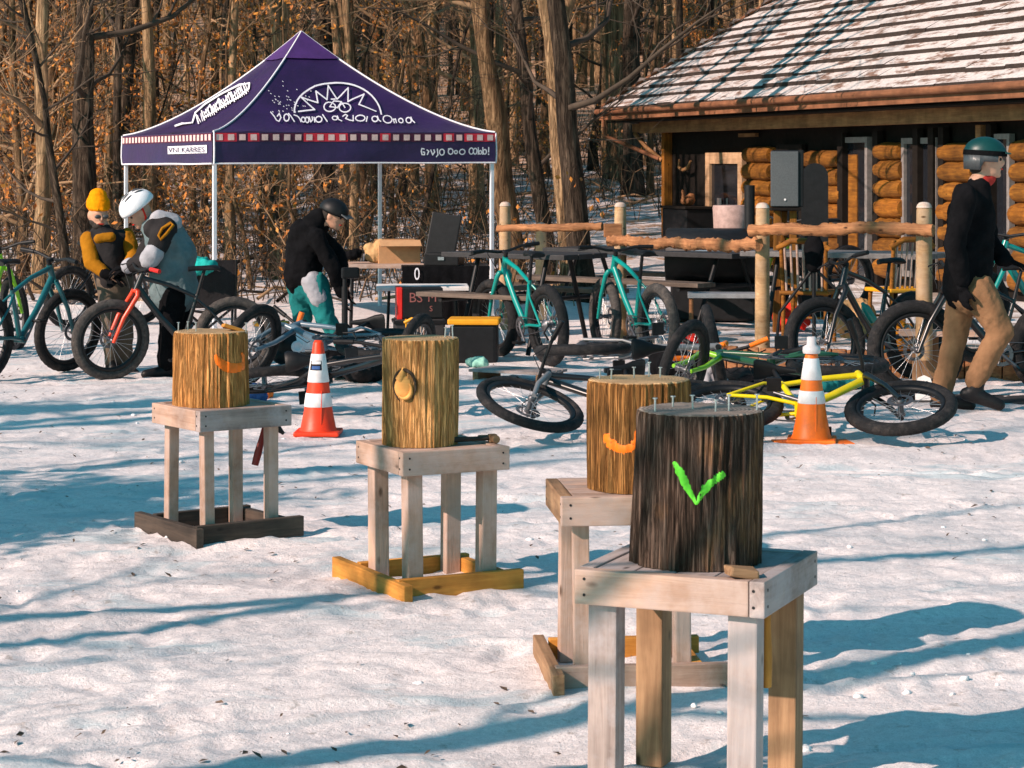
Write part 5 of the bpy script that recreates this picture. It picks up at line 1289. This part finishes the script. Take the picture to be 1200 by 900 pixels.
for wr_, d_, pl_, sd_ in ((wr_l, (.9, -.2, -.3), (.1, 0, -1), (.2, -1, 0)), (wr_r, (-.5, -.6, -.5), (0, 0, -1), (-.8, .3, 0))): garment(kid, 'glove', b0, hand(wr_, d_, pl_, sd_, .5, 1.15)+[(wr_, wr_-Vector(d_)*.04, .038, .045)], M['fabric_black'], .009, 2, 0)
zz = rt_ @ Z
hat = blob([('e', lc(-.022, 0, .085), (.112, .098, .09), rt_), ('e', lc(-.04, 0, .145), (.08, .075, .065), rt_), ('e', lc(-.012, 0, .062), (.116, .100, .032), rt_)], .012, 3, .008, 26); hat.materials.append(M['hat_yellow']); link('hat', hat, kid)
bd_ = blob([('e', lc(.055, 0, -.085), (.05, .058, .045), rt_), ('e', lc(.02, 0, -.06), (.06, .076, .04), rt_)], .010, 2, .008, 40); bd_.materials.append(M['hair']); link('beard', bd_, kid)
gl_ = MB()
for sy in (-1, 1): gl_.ball(lc(.098, sy*.034, .006), (.012, .027, .018), 12, 8, rt_)
gl_.build('glasses', M['helmet_grey'], kid)

# -- the one in the grey jacket and white helmet
Y0 = 18.75; gY = Vector((J(200, 438).x, Y0, 0))
sh_n, el_n, wr_n = J(190, 276, -.17), J(174, 308, -.22), J(150, 312, -.14)
sh_f, el_f, wr_f = J(184, 272, .17), J(168, 300, .16), J(150, 318, .06)
nk, ch, wa = J(180, 262), J(193, 280), J(203, 318)
hn, kn_, an = J(203, 345, -.09), J(199, 388, -.1), J(195, 428, -.09); hf, kf, af = J(212, 345, .09), J(211, 388, .08), J(212, 426, .1)
parts = [(nk, J(168, 252), .055, .05), (nk, ch, .07, .12), (ch, wa, .12, .12), (wa, J(206, 342), .12, .125), (hn, kn_, .08, .056), (kn_, an, .055, .04), (hf, kf, .08, .056), (kf, af, .055, .04),
         (ch, sh_n, .08, .055), (ch, sh_f, .08, .055), (sh_n, el_n, .05, .042), (el_n, wr_n, .04, .03), (sh_f, el_f, .05, .042), (el_f, wr_f, .04, .03)]
parts += hand(wr_n, (-1, 0, -.2), (0, .3, -1), (0, .8, .2), .6)+hand(wr_f, (-1, 0, -.2), (0, -.3, -1), (0, -.8, .2), .6)
gj, lc, rt_, b0, k = person('person in grey jacket and white vented helmet leaning over a red bike', gY, parts, J(163, 248), (-.72, -.35, -.6), .105)
garment(gj, 'jacket', b0, [(J(180, 266), ch, .10, .17), (J(195, 270), J(208, 300), .13, .16), (ch, wa, .16, .18), (wa, J(203, 342), .18, .19), (J(212, 318), J(216, 340), .11, .12), (ch, sh_n, .11, .085)], M['grey_jacket'], .02, 4, .032, 8)
garment(gj, 'shoulder_yoke', b0, [(J(180, 268, -.11), J(194, 268, -.10), .085, .10), (sh_n, J(184, 290, -.21), .096, .085)], M['charcoal'], .016, 4, .01)
garment(gj, 'shoulder_panel', b0, [(J(187, 258, -.06), J(202, 262, -.03), .085, .085)], M['light_grey'], .016, 4, .01)
garment(gj, 'sleeve', b0, [(J(181, 296, -.23), J(174, 306, -.235), .082, .078)], M['light_grey'], .015, 3, .018)
garment(gj, 'sleeve', b0, [(el_n, J(153, 311, -.15), .082, .062)], M['charcoal'], .015, 4, .012)
garment(gj, 'sleeve', b0, [(sh_f, el_f, .08, .07), (el_f, J(153, 317, .07), .068, .052)], M['charcoal'], .016, 4, .012)
garment(gj, 'cuff', b0, [(J(152, 311, -.15), J(150, 312, -.145), .064, .062)], M['light_grey'], .012, 2, 0)
ys_ = MB().tube([J(186, 276, -.29), J(190, 268, -.26), J(200, 261, -.20), J(203, 264, -.22), J(195, 274, -.29), J(188, 281, -.31)], .013, 8, closed=True); ys_.xform(lambda q: q-b0); ys_.build('yellow_strap', M['mustard'], gj)
garment(gj, 'trousers', b0, [(J(206, 332), J(207, 345), .15, .145), (hn, kn_, .115, .095), (kn_, J(195, 426, -.09), .092, .078), (hf, kf, .115, .095), (kf, J(212, 424, .1), .092, .078)], M['fabric_black'], .018, 4, .014, 12)
boot(gj, b0, J(195, 429, -.09), (-1, -.4), M['plastic_black'], .27); boot(gj, b0, J(212, 427, .1), (-1, -.3), M['plastic_black'], .27)
for wr_, pl_, sd_ in ((wr_n, (0, .3, -1), (0, .8, .2)), (wr_f, (0, -.3, -1), (0, -.8, .2))): garment(gj, 'glove', b0, hand(wr_, (-1, 0, -.2), pl_, sd_, .6, 1.12), M['fabric_black'], .009, 2, 0)
hw = dome(gj, lc, rt_, M['helmet_white'], 1.0, .158, .124, .125, zoff=.05, xo=-.015)
vt = MB()
for a_ in (-.55, -.2, .2, .55):
    for x0, x1 in ((-.11, -.03), (.0, .08)):
        pts = []
        for j in range(5):
            x = x0+(x1-x0)*j/4; y = math.sin(a_)*.120*math.sqrt(max(.02, 1-(x/.158)**2)); z = .05+.127*math.sqrt(max(.02, 1-(x/.158)**2-(y/.124)**2)); pts.append(lc(x-.015, y, z))
        vt.tube(pts, [.004, .009, .011, .009, .004], 6, flat=(1, .6))
vt.build('vent', M['helmet_grey'], hw)
sp_ = MB()
for sy in (-1, 1): sp_.tube([lc(-.02, sy*.088, .03), lc(.0, sy*.085, -.05), lc(.04, sy*.03, -.115)], .008, 6)
sp_.build('chin_strap', M['red_cloth'], hw)
# ------------------------------------------------------------------ furniture and gear
M['bench_wood'] = wood('grey_brown_bench', (0.20, 0.15, 0.12), (0.09, 0.065, 0.05), knots=False)
def picnic(label, px0, px1, py, Y0, Y1, zt, top_m, bench=True, dep=.7, group='metal picnic tables'):
    a, b_ = P(px0, py, Y0), P(px1, py, Y1); d = Vector((b_.x-a.x, b_.y-a.y, 0)); L = d.length; ang = math.atan2(d.y, d.x)
    mid = (a+b_)/2; zb = PZ if (mid.x > 1.0 and mid.y > 19) else 0
    o = thing('picnic_table', label, 'picnic table', (mid.x, mid.y+dep/2*math.cos(ang), zb), ang, group); h = zt-zb
    for k in range(3): board('table_top', o, (-L/2, -dep/2+dep*(k+.5)/3, h-.02), (L/2, -dep/2+dep*(k+.5)/3, h-.02), dep/3-.012, .045, top_m)
    if bench:
        for sy in (-1, 1): board('bench', o, (-L/2+.05, sy*(dep/2+.30), h*.6), (L/2-.05, sy*(dep/2+.30), h*.6), .26, .04, M['bench_wood'])
    for sx in (-1, 1):
        x = sx*(L/2-.3); f = MB()
        for sy in (-1, 1):
            f.tube([(x, sy*.18, h-.045), (x, sy*(dep/2+.12), .02)], .022, 8)
            if bench: f.tube([(x, 0, h*.6-.045), (x, sy*(dep/2+.40), h*.6-.045)], .02, 8)
        f.tube([(x, -.25, h*.55), (x, .25, h*.55)], .018, 6); f.build('frame_leg', M['iron'], o)
    return o
picnic('dark picnic table behind the bike with the large dark rear wheel', 543, 688, 299, 21.0, 20.2, .90, M['table_dark'])
picnic('dark picnic table behind the middle fence post', 664, 888, 296, 22.6, 21.0, .88, M['table_dark'])
picnic('long grey picnic table behind the loudspeaker fence rail', 888, 1110, 298, 20.4, 19.6, .93, M['table_grey'], bench=False)
def bench_frame(label, px0, px1, py, Y, base):
    a, b_ = P(px0, py, Y), P(px1, py, Y); L = b_.x-a.x; h = a.z-base
    o = thing('bench', label, 'bench', ((a.x+b_.x)/2, Y, base), R(-4), None)
    board('seat', o, (-L/2, 0, h-.02), (L/2, 0, h-.02), .30, .04, M['alu']); f = MB()
    for sx in (-1, 1):
        for sy in (-1, 1): f.tube([(sx*(L/2-.03), sy*.12, h-.04), (sx*(L/2-.03), sy*.13, .0)], .018, 8)
        f.tube([(sx*(L/2-.03), -.13, .02), (sx*(L/2-.03), .13, .02)], .018, 8)
    f.build('frame', M['rail_wood'], o)
bench_frame('low metal framed bench in front of the black smoker', 806, 892, 343, 19.9, PZ)
def ftable(label, px0, px1, py, Y, mat, dep=.6, base=0.0, group='folding tables under the tent', legs=True):
    a, b_ = P(px0, py, Y), P(px1, py, Y); L = b_.x-a.x; h = a.z-base
    o = thing('folding_table', label, 'table', ((a.x+b_.x)/2, Y+dep/2, base), R(3), group)
    MB().box((0, 0, h-.02), (L, dep, .04), None, .008).build('table_top', mat, o)
    for sx in (-1, 1):
        f = MB()
        for sy in (-1, 1): f.tube([(sx*(L/2-.12), sy*(dep/2-.06), h-.04), (sx*(L/2-.10), sy*(dep/2-.04), 0)], .014, 8)
        f.tube([(sx*(L/2-.11), -dep/2+.05, h*.35), (sx*(L/2-.11), dep/2-.05, h*.35)], .010, 6); f.build('leg', M['iron'], o)
    return o
ftable('tan folding table under the cardboard box', 396, 495, 310, 22.6, M['board'], .7)
ftable('white folding table in front of the black draped table', 439, 548, 336, 21.4, M['white_plastic'], .55)
t_ = ftable('black draped table with a white letter on its cloth', 468, 572, 312, 22.3, M['plastic_black'], .7)
a, b_ = P(469, 312, 22.25), P(571, 312, 22.25); L = b_.x-a.x
dm = MB(); n_ = 30
for k in range(n_+1):
    x = -L/2+L*k/n_
    for j in range(4):
        dm.v.append((x, -.36-.012*math.sin(k*1.7)*j/3, (a.z-.0)-.19*j)); 
dm.f = [(k*4+j, k*4+j+1, (k+1)*4+j+1, (k+1)*4+j) for k in range(n_) for j in range(3)]; dm.sm = [True]*len(dm.f); dm.mi = [0]*len(dm.f)
dc = dm.build('table_drape', M['fabric_black'], t_)
vs_, fs = text_mesh('0', .17); tm = MB(); tm.add([(v.x*.7-L/2+.17*L, -.385, v.y+a.z-.08) for v in vs_], fs, False); tm.build('printed_letter', M['print_white'], dc)
def carton(label, c, size, rz, m_, name='cardboard_box', cat='box', flaps=True):
    o = thing(name, label, cat, c, rz); MB().box((0, 0, size[2]/2), size, None, .004).build('box', m_, o)
    if flaps:
        for sy in (-1, 1): MB().box((0, sy*(size[1]/2+.05), size[2]+.02), (size[0]-.01, .12, .006), Matrix.Rotation(sy*-.5, 3, 'X')).build('flap', m_, o)
        MB().box((0, 0, size[2]+.002), (.05, size[1], .003)).build('tape', M['tan_cloth'], o)
    return o
q = P(465, 310, 22.9); carton('open brown cardboard box on the tan folding table', (q.x, 23.0, q.z+.005), (.42, .3, .19), R(12), M['cardboard'])
q = P(440, 308, 22.85); bg_ = blob([('e', (0, 0, .07), (.11, .08, .08)), ('e', (.05, 0, .17), (.07, .06, .06)), ('e', (-.06, .02, .14), (.06, .06, .05))], .014, 3, .02, 22); bg_.materials.append(M['tan_cloth'])
tag(link('cloth_bag', bg_, None, (q.x, 22.9, q.z+.005)), 'lumpy tan cloth bag beside the cardboard box', 'bag')
q = P(412, 304, 22.75); bg_ = blob([('e', (0, 0, .03), (.09, .07, .045)), ('e', (.05, 0, .06), (.05, .05, .035)), ((-.08, 0, .04), (.08, 0, .08), .02, .015)], .014, 3, .03, 25); bg_.materials.append(M['fabric_black'])
tag(link('glove_pile', bg_, None, (q.x, 22.8, q.z+.01)), 'dark crumpled gloves on the tan table by the bending person', 'gloves')
q = P(513, 312, 22.4); cs = thing('equipment_case', 'black open equipment case with tall lid on the draped table', 'case', (q.x, 22.55, q.z+.005), R(-10))
MB().box((.06, 0, .06), (.34, .30, .12), None, .01).build('case_body', M['plastic_black'], cs); MB().box((.02, .14, .27), (.30, .04, .46), Matrix.Rotation(.16, 3, 'Y') @ Matrix.Rotation(-.12, 3, 'X'), .012).build('lid', M['plastic_black'], cs)
MB().box((.06, -.155, .07), (.06, .015, .03)).build('latch', M['steel'], cs)
q = P(490, 374, 21.0); cb_ = thing('crate', 'red sided crate with dark front and pale red lettering below the white table', 'crate', (q.x, 21.2, q.z), R(6))
MB().box((.025, 0, .14), (.37, .3, .28), None, .008).build('box', M['iron'], cb_); MB().box((-.187, 0, .14), (.05, .31, .29), None, .006).build('side_panel', M['red_paint'], cb_); fp_ = MB().box((.03, -.152, .14), (.34, .012, .25)).build('front_panel', M['iron'], cb_)
for s_, xx, zz_, hh in (('BS', -.04, .19, .09), ('M', .11, .19, .08), ('S', .10, .09, .05)):
    vs_, fs = text_mesh(s_, hh*1.4); tm = MB(); tm.add([(v.x+xx, -.161, v.y+zz_) for v in vs_], fs, False); tm.build('lettering', plain('faded_red_letters', (.26, .09, .08), .6, bmp=0), fp_)
# crate stands on an upturned grey tub
MB().lathe([(.16, 0), (.19, .02), (.21, .9), (.2, 1)], 24); qz = q.z
tb = thing('storage_tub', 'dark tub holding up the red sided crate', 'tub', (q.x, 21.2, 0), R(6)); MB().box((0, 0, qz/2), (.46, .34, qz-.006), None, .02).build('body', M['table_dark'], tb); MB().box((0, 0, qz-.03), (.49, .37, .03), None, .008).build('rim', M['plastic_black'], tb)
def chair(label, px, py, rz, m_, seat_m, group='wooden spindle chairs', base=0.0, sc=1.0):
    Y = F*(CH-base)/(py-HY); o = thing('spindle_chair', label, 'chair', ((px-HX)/F*Y, Y, base), rz, group); o.scale = (sc, sc, sc)
    MB().box((0, 0, .43), (.42, .40, .035), None, .012).build('seat', seat_m, o)
    for sx in (-1, 1):
        MB().tube([(sx*.18, -.17, 0), (sx*.17, -.16, .42)], .018, 8).build('leg', m_, o)
        MB().tube([(sx*.18, .17, 0), (sx*.18, .17, .43), (sx*.19, .22, .86)], .018, 8).build('leg', m_, o)
    MB().tube([(-.22, .21, .80), (-.1, .235, .865), (.1, .235, .865), (.22, .21, .80)], .026, 8).build('top_rail', m_, o)
    s_ = MB()
    for k in range(7): x = -.15+.05*k; s_.tube([(x, .175, .44), (x*1.05, .225, .85)], .011, 6)
    s_.build('spindles', M['board'], o); MB().tube([(-.17, -.165, .2), (.17, -.165, .2)], .012, 6).build('stretcher', m_, o)
    return o
chair('small yellow spindle chair behind the tall golden stump', 492, 434, R(172), M['yellow_paint'], M['yellow_paint'], sc=.50)
chair('brown spindle chair behind the black bike handlebar', 948, 402, R(160), M['honey_log'], M['honey_log'], base=PZ)
chair('honey wood spindle chair under the long grey table', 1052, 398, R(205), M['honey_log'], M['yellow_paint'], base=PZ)
q = G(556, 425); bn = thing('storage_bin', 'black storage bin with yellow lid beside the yellow chair', 'bin', (q.x, q.y, 0), R(-3))
MB().box((0, 0, .17), (.40, .32, .34), None, .03).build('body', M['plastic_black'], bn); MB().box((0, 0, .36), (.44, .36, .05), None, .015).build('lid', M['yellow_paint'], bn)
q = G(318, 412); bk = thing('bucket', 'grey bucket with yellow rim behind the red orange cone', 'bucket', (q.x, q.y, 0))
MB().lathe([(.12, 0), (.13, .02), (.155, .24)], 26).build('body', M['light_grey'], bk); MB().lathe([(.160, .235), (.166, .245), (.166, .27), (.158, .275), (.15, .27), (.15, .235)], 26, cap=False).build('rim', M['yellow_paint'], bk)
MB().tube([(.16*math.cos(k*.31), -.02-.1*math.sin(k*.31), .25-.05*math.sin(k*.31)) for k in range(11)], .005, 6).build('handle', M['steel'], bk)
# workstand at the bending person's hands
q = G(404, 418); ws = thing('repair_stand', 'black bike repair stand in front of the bending person', 'repair stand', (q.x, q.y, 0), .3)
MB().tube([(0, 0, .1), (0, 0, .62)], .028, 12).tube([(0, 0, .5), (0, 0, .78)], .02, 12).build('post', M['iron'], ws)
for k in range(3): MB().tube([(0, 0, .30), (.28*math.cos(k*2.1+.3), .28*math.sin(k*2.1+.3), .015)], .016, 8).build('leg', M['iron'], ws)
MB().box((.05, 0, .74), (.16, .06, .10), None, .02).build('clamp', M['plastic_black'], ws)
# full-face helmet and bags on the ground
q = G(346, 430); hf_ = thing('full_face_helmet', 'black and white full face helmet on the ground behind the cone', 'helmet', (q.x, q.y, .0), R(200))
hs = blob([('e', (0, 0, .17), (.17, .14, .15)), ('e', (.10, 0, .09), (.10, .10, .07)), ('e', (-.03, 0, .1), (.14, .13, .1))], .014, 3, .0); hs.materials.append(M['plastic_black']); link('shell', hs, hf_)
MB().ball((-.06, .03, .20), (.13, .13, .125), 18, 12).build('white_panel', M['helmet_white'], hf_)
MB().lathe([(.05, -.01), (.05, .012), (.028, .014), (.026, .004)], 20, (.02, .142, .18), Matrix.Rotation(R(-90), 3, 'X')).build('side_cap', M['helmet_white'], hf_)
MB().box((.20, 0, .25), (.16, .2, .015), Matrix.Rotation(-.35, 3, 'Y'), .005).build('visor', M['plastic_black'], hf_)
def bag(label, px, py, rad, m_, n_=5, seed=0, name='bag', cat='bag', base=None, wr=.03):
    g = G(px, py) if base is None else Vector(base); rg = random.Random(seed); z = ground_at(g.x, g.y) if base is None else g.z; ps = []
    for k in range(n_): ps.append(('e', (rg.gauss(0, rad[0]*.4), rg.gauss(0, rad[1]*.4), rad[2]*rg.uniform(.5, 1.0)), (rad[0]*rg.uniform(.5, .9), rad[1]*rg.uniform(.5, .9), rad[2]*rg.uniform(.5, .9))))
    me = blob(ps, .016, 4, wr, 16); me.materials.append(m_); o = link(name, me, None, (g.x, g.y, z-.02), (0, 0, rg.uniform(0, 6))); return tag(o, label, cat)
bag('black rucksack lying between the two cones of log stumps', 388, 440, (.22, .16, .16), M['fabric_black'], 5, 2, 'rucksack', 'rucksack')
bag('dark clothes heap behind the red orange cone', 425, 445, (.28, .2, .14), M['charcoal'], 6, 5, 'clothes_heap', 'clothes')
bag('blue crumpled bag at the foot of the leftmost stump', 302, 470, (.10, .09, .10), M['blue_cloth'], 4, 7)
bag('orange crumpled wrapper beside the blue bag', 318, 466, (.05, .05, .05), M['cone_orange'], 3, 8, 'wrapper', 'wrapper')
bag('black gear bag behind the brown stump', 796, 446, (.20, .16, .17), M['fabric_black'], 6, 9, 'gear_bag', 'gear bag')
bag('dark jacket thrown over bikes behind the nearest stump', 862, 452, (.30, .16, .09), M['charcoal'], 6, 10, 'jacket', 'jacket')
bag('pale grey pack beside the dark green lying bike', 838, 462, (.13, .1, .14), M['light_grey'], 4, 11, 'pack', 'pack')
bag('dark teal jacket heap behind the bright orange cone', 988, 458, (.24, .15, .08), M['teal_cloth'], 5, 12, 'jacket', 'jacket')
bag('black jacket heap left of the bright orange cone', 912, 455, (.30, .16, .08), M['fabric_black'], 6, 22, 'jacket', 'jacket')
bag('pale mint bag beside the bike with the large dark rear wheel', 553, 432, (.10, .08, .06), plain('mint_fabric', (.25, .52, .42), .8), 4, 13)
q = G(607, 446); pk = thing('plank_pallet', 'small grey pallet of weathered planks before the teal bikes', 'pallet', (q.x, q.y, ground_at(q.x, q.y)-.01), R(-28))
for k in range(4): board('slat', pk, (-.34, -.15+.10*k, .075), (.34, -.15+.10*k, .075), .085, .022, M['board_grey'])
for sx in (-.28, .28): board('bearer', pk, (sx, -.19, .032), (sx, .19, .032), .05, .064, M['board_brown'])
bag('brown sack on the patio under the long grey table', 1005, 398, (.2, .18, .22), M['tan_cloth'], 5, 15, 'sack', 'sack', base=((1005-HX)/F*19.9, 19.9, PZ))
bag('mustard sack on the patio by the nearest fence post', 1066, 398, (.2, .16, .16), M['mustard'], 5, 16, 'sack', 'sack', base=((1052-HX)/F*18.6, 18.6, PZ))
bag('red cloth bundle on the patio behind the tall fence post', 930, 398, (.13, .1, .16), M['red_cloth'], 4, 17, 'cloth_bundle', 'cloth', base=((928-HX)/F*20.6, 20.6, PZ))
bag('orange cloth on the timber edging by the middle fence post', 812, 402, (.10, .07, .07), M['red_cloth'], 4, 18, 'cloth', 'cloth', base=((808-HX)/F*19.15, 19.15, PZ+.01))
# camp chair with a teal jacket behind the grey jacketed person
q = G(236, 418); cc = thing('camp_chair', 'dark folding camp chair beside the front tent leg', 'chair', (q.x, q.y+.35, 0), R(190))
f = MB()
for sx in (-1, 1): f.tube([(sx*.24, -.2, 0), (-sx*.22, .2, .42)], .012, 6); f.tube([(sx*.24, -.2, .60), (sx*.24, -.2, 0)], .012, 6); f.tube([(sx*.24, .2, 0), (sx*.25, .26, .85)], .012, 6)
f.build('frame', M['iron'], cc); se = MB(); n_ = 8
se.add([(-.24+.48*a/n_, -.2+.42*c/n_, .42-.05*math.sin(math.pi*a/n_)) for c in range(n_+1) for a in range(n_+1)]+[(-.25+.5*a/n_, .215+.04*c/n_, .42+.43*c/n_) for c in range(n_+1) for a in range(n_+1)], [(o_+c*(n_+1)+a, o_+c*(n_+1)+a+1, o_+(c+1)*(n_+1)+a+1, o_+(c+1)*(n_+1)+a) for o_ in (0, (n_+1)**2) for c in range(n_) for a in range(n_)]); se.build('seat', M['charcoal'], cc)
q = P(230, 300, 20.6); bag('bright teal jacket draped over the camp chair', 0, 0, (.26, .12, .10), plain('bright_teal_fabric', (.0, .30, .27), .85), 5, 19, 'jacket', 'jacket', base=(q.x-.05, 20.45, .74), wr=.06)
bag('pale purple coat heaped on the camp chair seat', 0, 0, (.19, .15, .16), M['purple_cloth'], 5, 20, 'coat', 'coat', base=(q.x+.02, 20.75, .50))
# loudspeaker
q = P(920, 243, 20.6); stn = thing('speaker_stand', 'wooden two legged stand under the loudspeaker', 'stand', (q.x, 20.6, PZ))
for sx in (-1, 1): board('leg', stn, (sx*.08, 0, 0), (sx*.07, 0, q.z-PZ-.03), .06, .06, M['honey_log'])
board('leg', stn, (0, .35, 0), (0, .06, q.z-PZ-.03), .05, .05, M['honey_log']); board('top_plate', stn, (-.13, 0, q.z-PZ-.015), (.13, 0, q.z-PZ-.015), .2, .025, M['dark_wood']); board('brace', stn, (-.08, 0, .45), (.08, 0, .45), .04, .05, M['honey_log'])
sp = thing('loudspeaker', 'grey grilled loudspeaker on the wooden stand before the cabin', 'loudspeaker', (q.x, 20.6, q.z), R(-7))
MB().box((.02, .12, .255), (.29, .26, .51), None, .012).build('cabinet', M['plastic_black'], sp); gr = MB().box((-.005, -.022, .255), (.245, .02, .49), None, .006).build('grille', M['speaker_grille'], sp)
MB().box((0, -.034, .255), (.252, .004, .497)).build('bezel', M['helmet_grey'], sp) if False else None
MB().lathe([(.010, 0), (.010, .006)], 12, (.0, -.036, .07), Matrix.Rotation(R(90), 3, 'X')).build('badge', M['white_plastic'], gr)
# black smoker
q = P(842, 372, 21.5); sm = thing('smoker_grill', 'black barrel smoker grill behind the low metal bench', 'grill', (q.x, 22.0, PZ), R(-8))
MB().lathe([(.02, -.46), (.25, -.455), (.27, -.44), (.27, .44), (.25, .455), (.02, .46)], 28, (0, 0, .62), Matrix.Rotation(R(90), 3, 'Y')).build('barrel', M['iron'], sm)
MB().box((0, 0, .2), (.8, .42, .36), None, .02).build('firebox', M['iron'], sm); MB().tube([(.34, 0, .85), (.34, 0, 1.3)], .05, 12).build('chimney', M['iron'], sm); MB().tube([(-.2, -.29, .68), (.2, -.29, .68)], .014, 8).build('handle', M['steel'], sm)
bw = blob([((0, 0, 0), (0, 0, .30), .13, .14)], .02, 3, .01); bw.materials.append(M['purple_cloth']); 
pb = MB().lathe([(.15, 0), (.17, .02), (.19, .48), (.185, .5)], 26); tag(pb.build('plastic_barrel', plain('dusty_pink_plastic', (.42, .28, .25), .6), None, (P(858, 300, 22.4).x, 22.4, PZ+.6)), 'dusty pink plastic tub between the smoker and tall fence post', 'tub')
pt_ = thing('side_stand', 'small dark stand under the pink plastic tub', 'stand', (P(858, 300, 22.4).x, 22.4, PZ))
board('top', pt_, (-.25, 0, .585), (.25, 0, .585), .45, .028, M['table_dark'])
for sx in (-1, 1):
    for sy in (-1, 1): board('leg', pt_, (sx*.21, sy*.18, 0), (sx*.21, sy*.18, .57), .04, .04, M['dark_wood'])
# things against the dark end of the cabin wall
cx0 = cab_x(806, WC-.35); wq = E0+Vector((AX.x, AX.y, 0))*cx0+Vector((NX.x, NX.y, 0))*(WC-.35)
bx = thing('black_cabinet', 'black cabinet standing against the cabin wall left of the door', 'cabinet', (wq.x, wq.y, PZ), crot)
MB().box((0, 0, .42), (1.0, .42, .84), None, .01).build('body', M['plastic_black'], bx); MB().box((0, -.005, .86), (1.06, .48, .035), None, .006).build('top', M['dark_wood'], bx)
for sx in (-1, 1): MB().tube([(sx*.06, -.225, .4), (sx*.06, -.225, .52)], .01, 6).build('handle', M['beam'], bx)
pn = blob([('e', (0, 0, .07), (.13, .1, .07)), ((-.12, 0, .08), (-.16, 0, .22), .03, .02), ('e', (.1, 0, .13), (.07, .06, .05))], .016, 3, .02, 20); pn.materials.append(M['rail_wood']); tag(link('driftwood', pn, None, (wq.x, wq.y, PZ+.885), (0, 0, 1)), 'brown gnarled driftwood lump on the black cabinet', 'driftwood')
cx1 = cab_x(803, WC-.06); aq = E0+Vector((AX.x, AX.y, 0))*cx1+Vector((NX.x, NX.y, 0))*(WC-.02)
an = MB().tube([(-.25, -.04, .10), (-.22, -.06, -.02), (0, -.08, -.06), (.2, -.08, -.03), (.28, -.06, .08)], [.015, .022, .028, .03, .018], 8); tag(an.build('antler', M['beam'], None, (aq.x, aq.y, 1.66), (0, 0, crot)), 'curved brown antler mounted on the dark cabin wall', 'antler')
ab = thing('signboard', 'black round topped board leaning by the log wall beside the loudspeaker', 'board', (P(958, 300, 22.2).x, 22.4, PZ), R(-10))
sg = MB(); pts = [(-.13, 0), (.13, 0), (.13, 1.38)]+[(.13*math.cos(k*.2618), 1.38+.13*math.sin(k*.2618)) for k in range(13)]
vsf = [Vector((x, -.015, z)) for x, z in pts]+[Vector((x, .015, z)) for x, z in pts]; n_ = len(pts)
sg.add(vsf, [tuple(range(n_)), tuple(range(2*n_-1, n_-1, -1))]+[(i, n_+i, n_+(i+1) % n_, (i+1) % n_) for i in range(n_)], False); sg.build('panel', M['plastic_black'], ab)
for sx in (-1, 1): board('leg', ab, (sx*.09, .30, 0), (sx*.09, .02, 1.1), .03, .03, M['dark_wood'])
# dark pointed cover over the black bike's bars
q = P(951, 300, 18.9)
pc_ = thing('saddle_cover', 'black pointed cover standing on the rail bench above the black bike', 'cover', (q.x, 18.75, q.z-.04), R(-10))
cv = blob([('e', (0, 0, .10), (.085, .05, .11)), ('e', (0, .01, .17), (.055, .035, .09)), ((0, 0, -.02), (0, 0, .06), .07, .08)], .012, 3, .006, 20); cv.materials.append(M['fabric_black']); link('cover', cv, pc_)
fr_ = MB().tube([(0, 0, -.05), (-.28, .03, -.42), (-.30, .03, -.62)], .014, 6).tube([(0, 0, -.05), (.26, .02, -.30)], .014, 6).tube([(0, 0, -.05), (0, .05, -.95)], .016, 6); fr_.build('support', M['iron'], pc_)
# white plate leaning at the wheel, behind the walking man
q = G(1083, 470); wp = MB(); pts = [(-.062, 0), (.062, 0), (.066, .10), (.045, .165), (0, .185), (-.045, .165), (-.066, .10)]; n_ = len(pts)
wp.add([Vector((x, -.006, z)) for x, z in pts]+[Vector((x, .006, z)) for x, z in pts], [tuple(range(n_)), tuple(range(2*n_-1, n_-1, -1))]+[(i, n_+i, n_+(i+1) % n_, (i+1) % n_) for i in range(n_)], False)
wpo = wp.build('race_plate', M['white_plastic'], None, (q.x, q.y, ground_at(q.x, q.y)), (R(-14), 0, R(-8))); tag(wpo, 'white round topped plate with dark letter leaning beside the trouser leg', 'plate')
vs_, fs = text_mesh('K', .06); tm = MB(); tm.add([(v.x+.01, -.010, v.y+.12) for v in vs_], fs, False); tm.build('lettering', M['charcoal'], wpo)
mtb = MB().box((0, 0, .02), (1.5, .5, .04), None, .01); q = G(1160, 474); mtb.xform(lambda q_: q_+Vector((0, 0, .01*vn(q_*4)))); tag(mtb.build('rubber_mat', M['table_dark'], None, (q.x+.1, q.y+.35, ground_at(q.x, q.y)-.02), (0, 0, R(-6))), 'black rubber mat under the walking man', 'mat')
wb = thing('low_bench', 'low wooden bench with pale plank behind the striding legs', 'bench', (P(1160, 420, 17.8).x, 17.75, 0), R(-8)); board('seat', wb, (-.7, 0, .40), (.9, 0, .40), .24, .04, M['board'])
for sx in (-.5, .7): board('leg', wb, (sx, 0, 0), (sx, 0, .38), .2, .05, M['board_brown'])
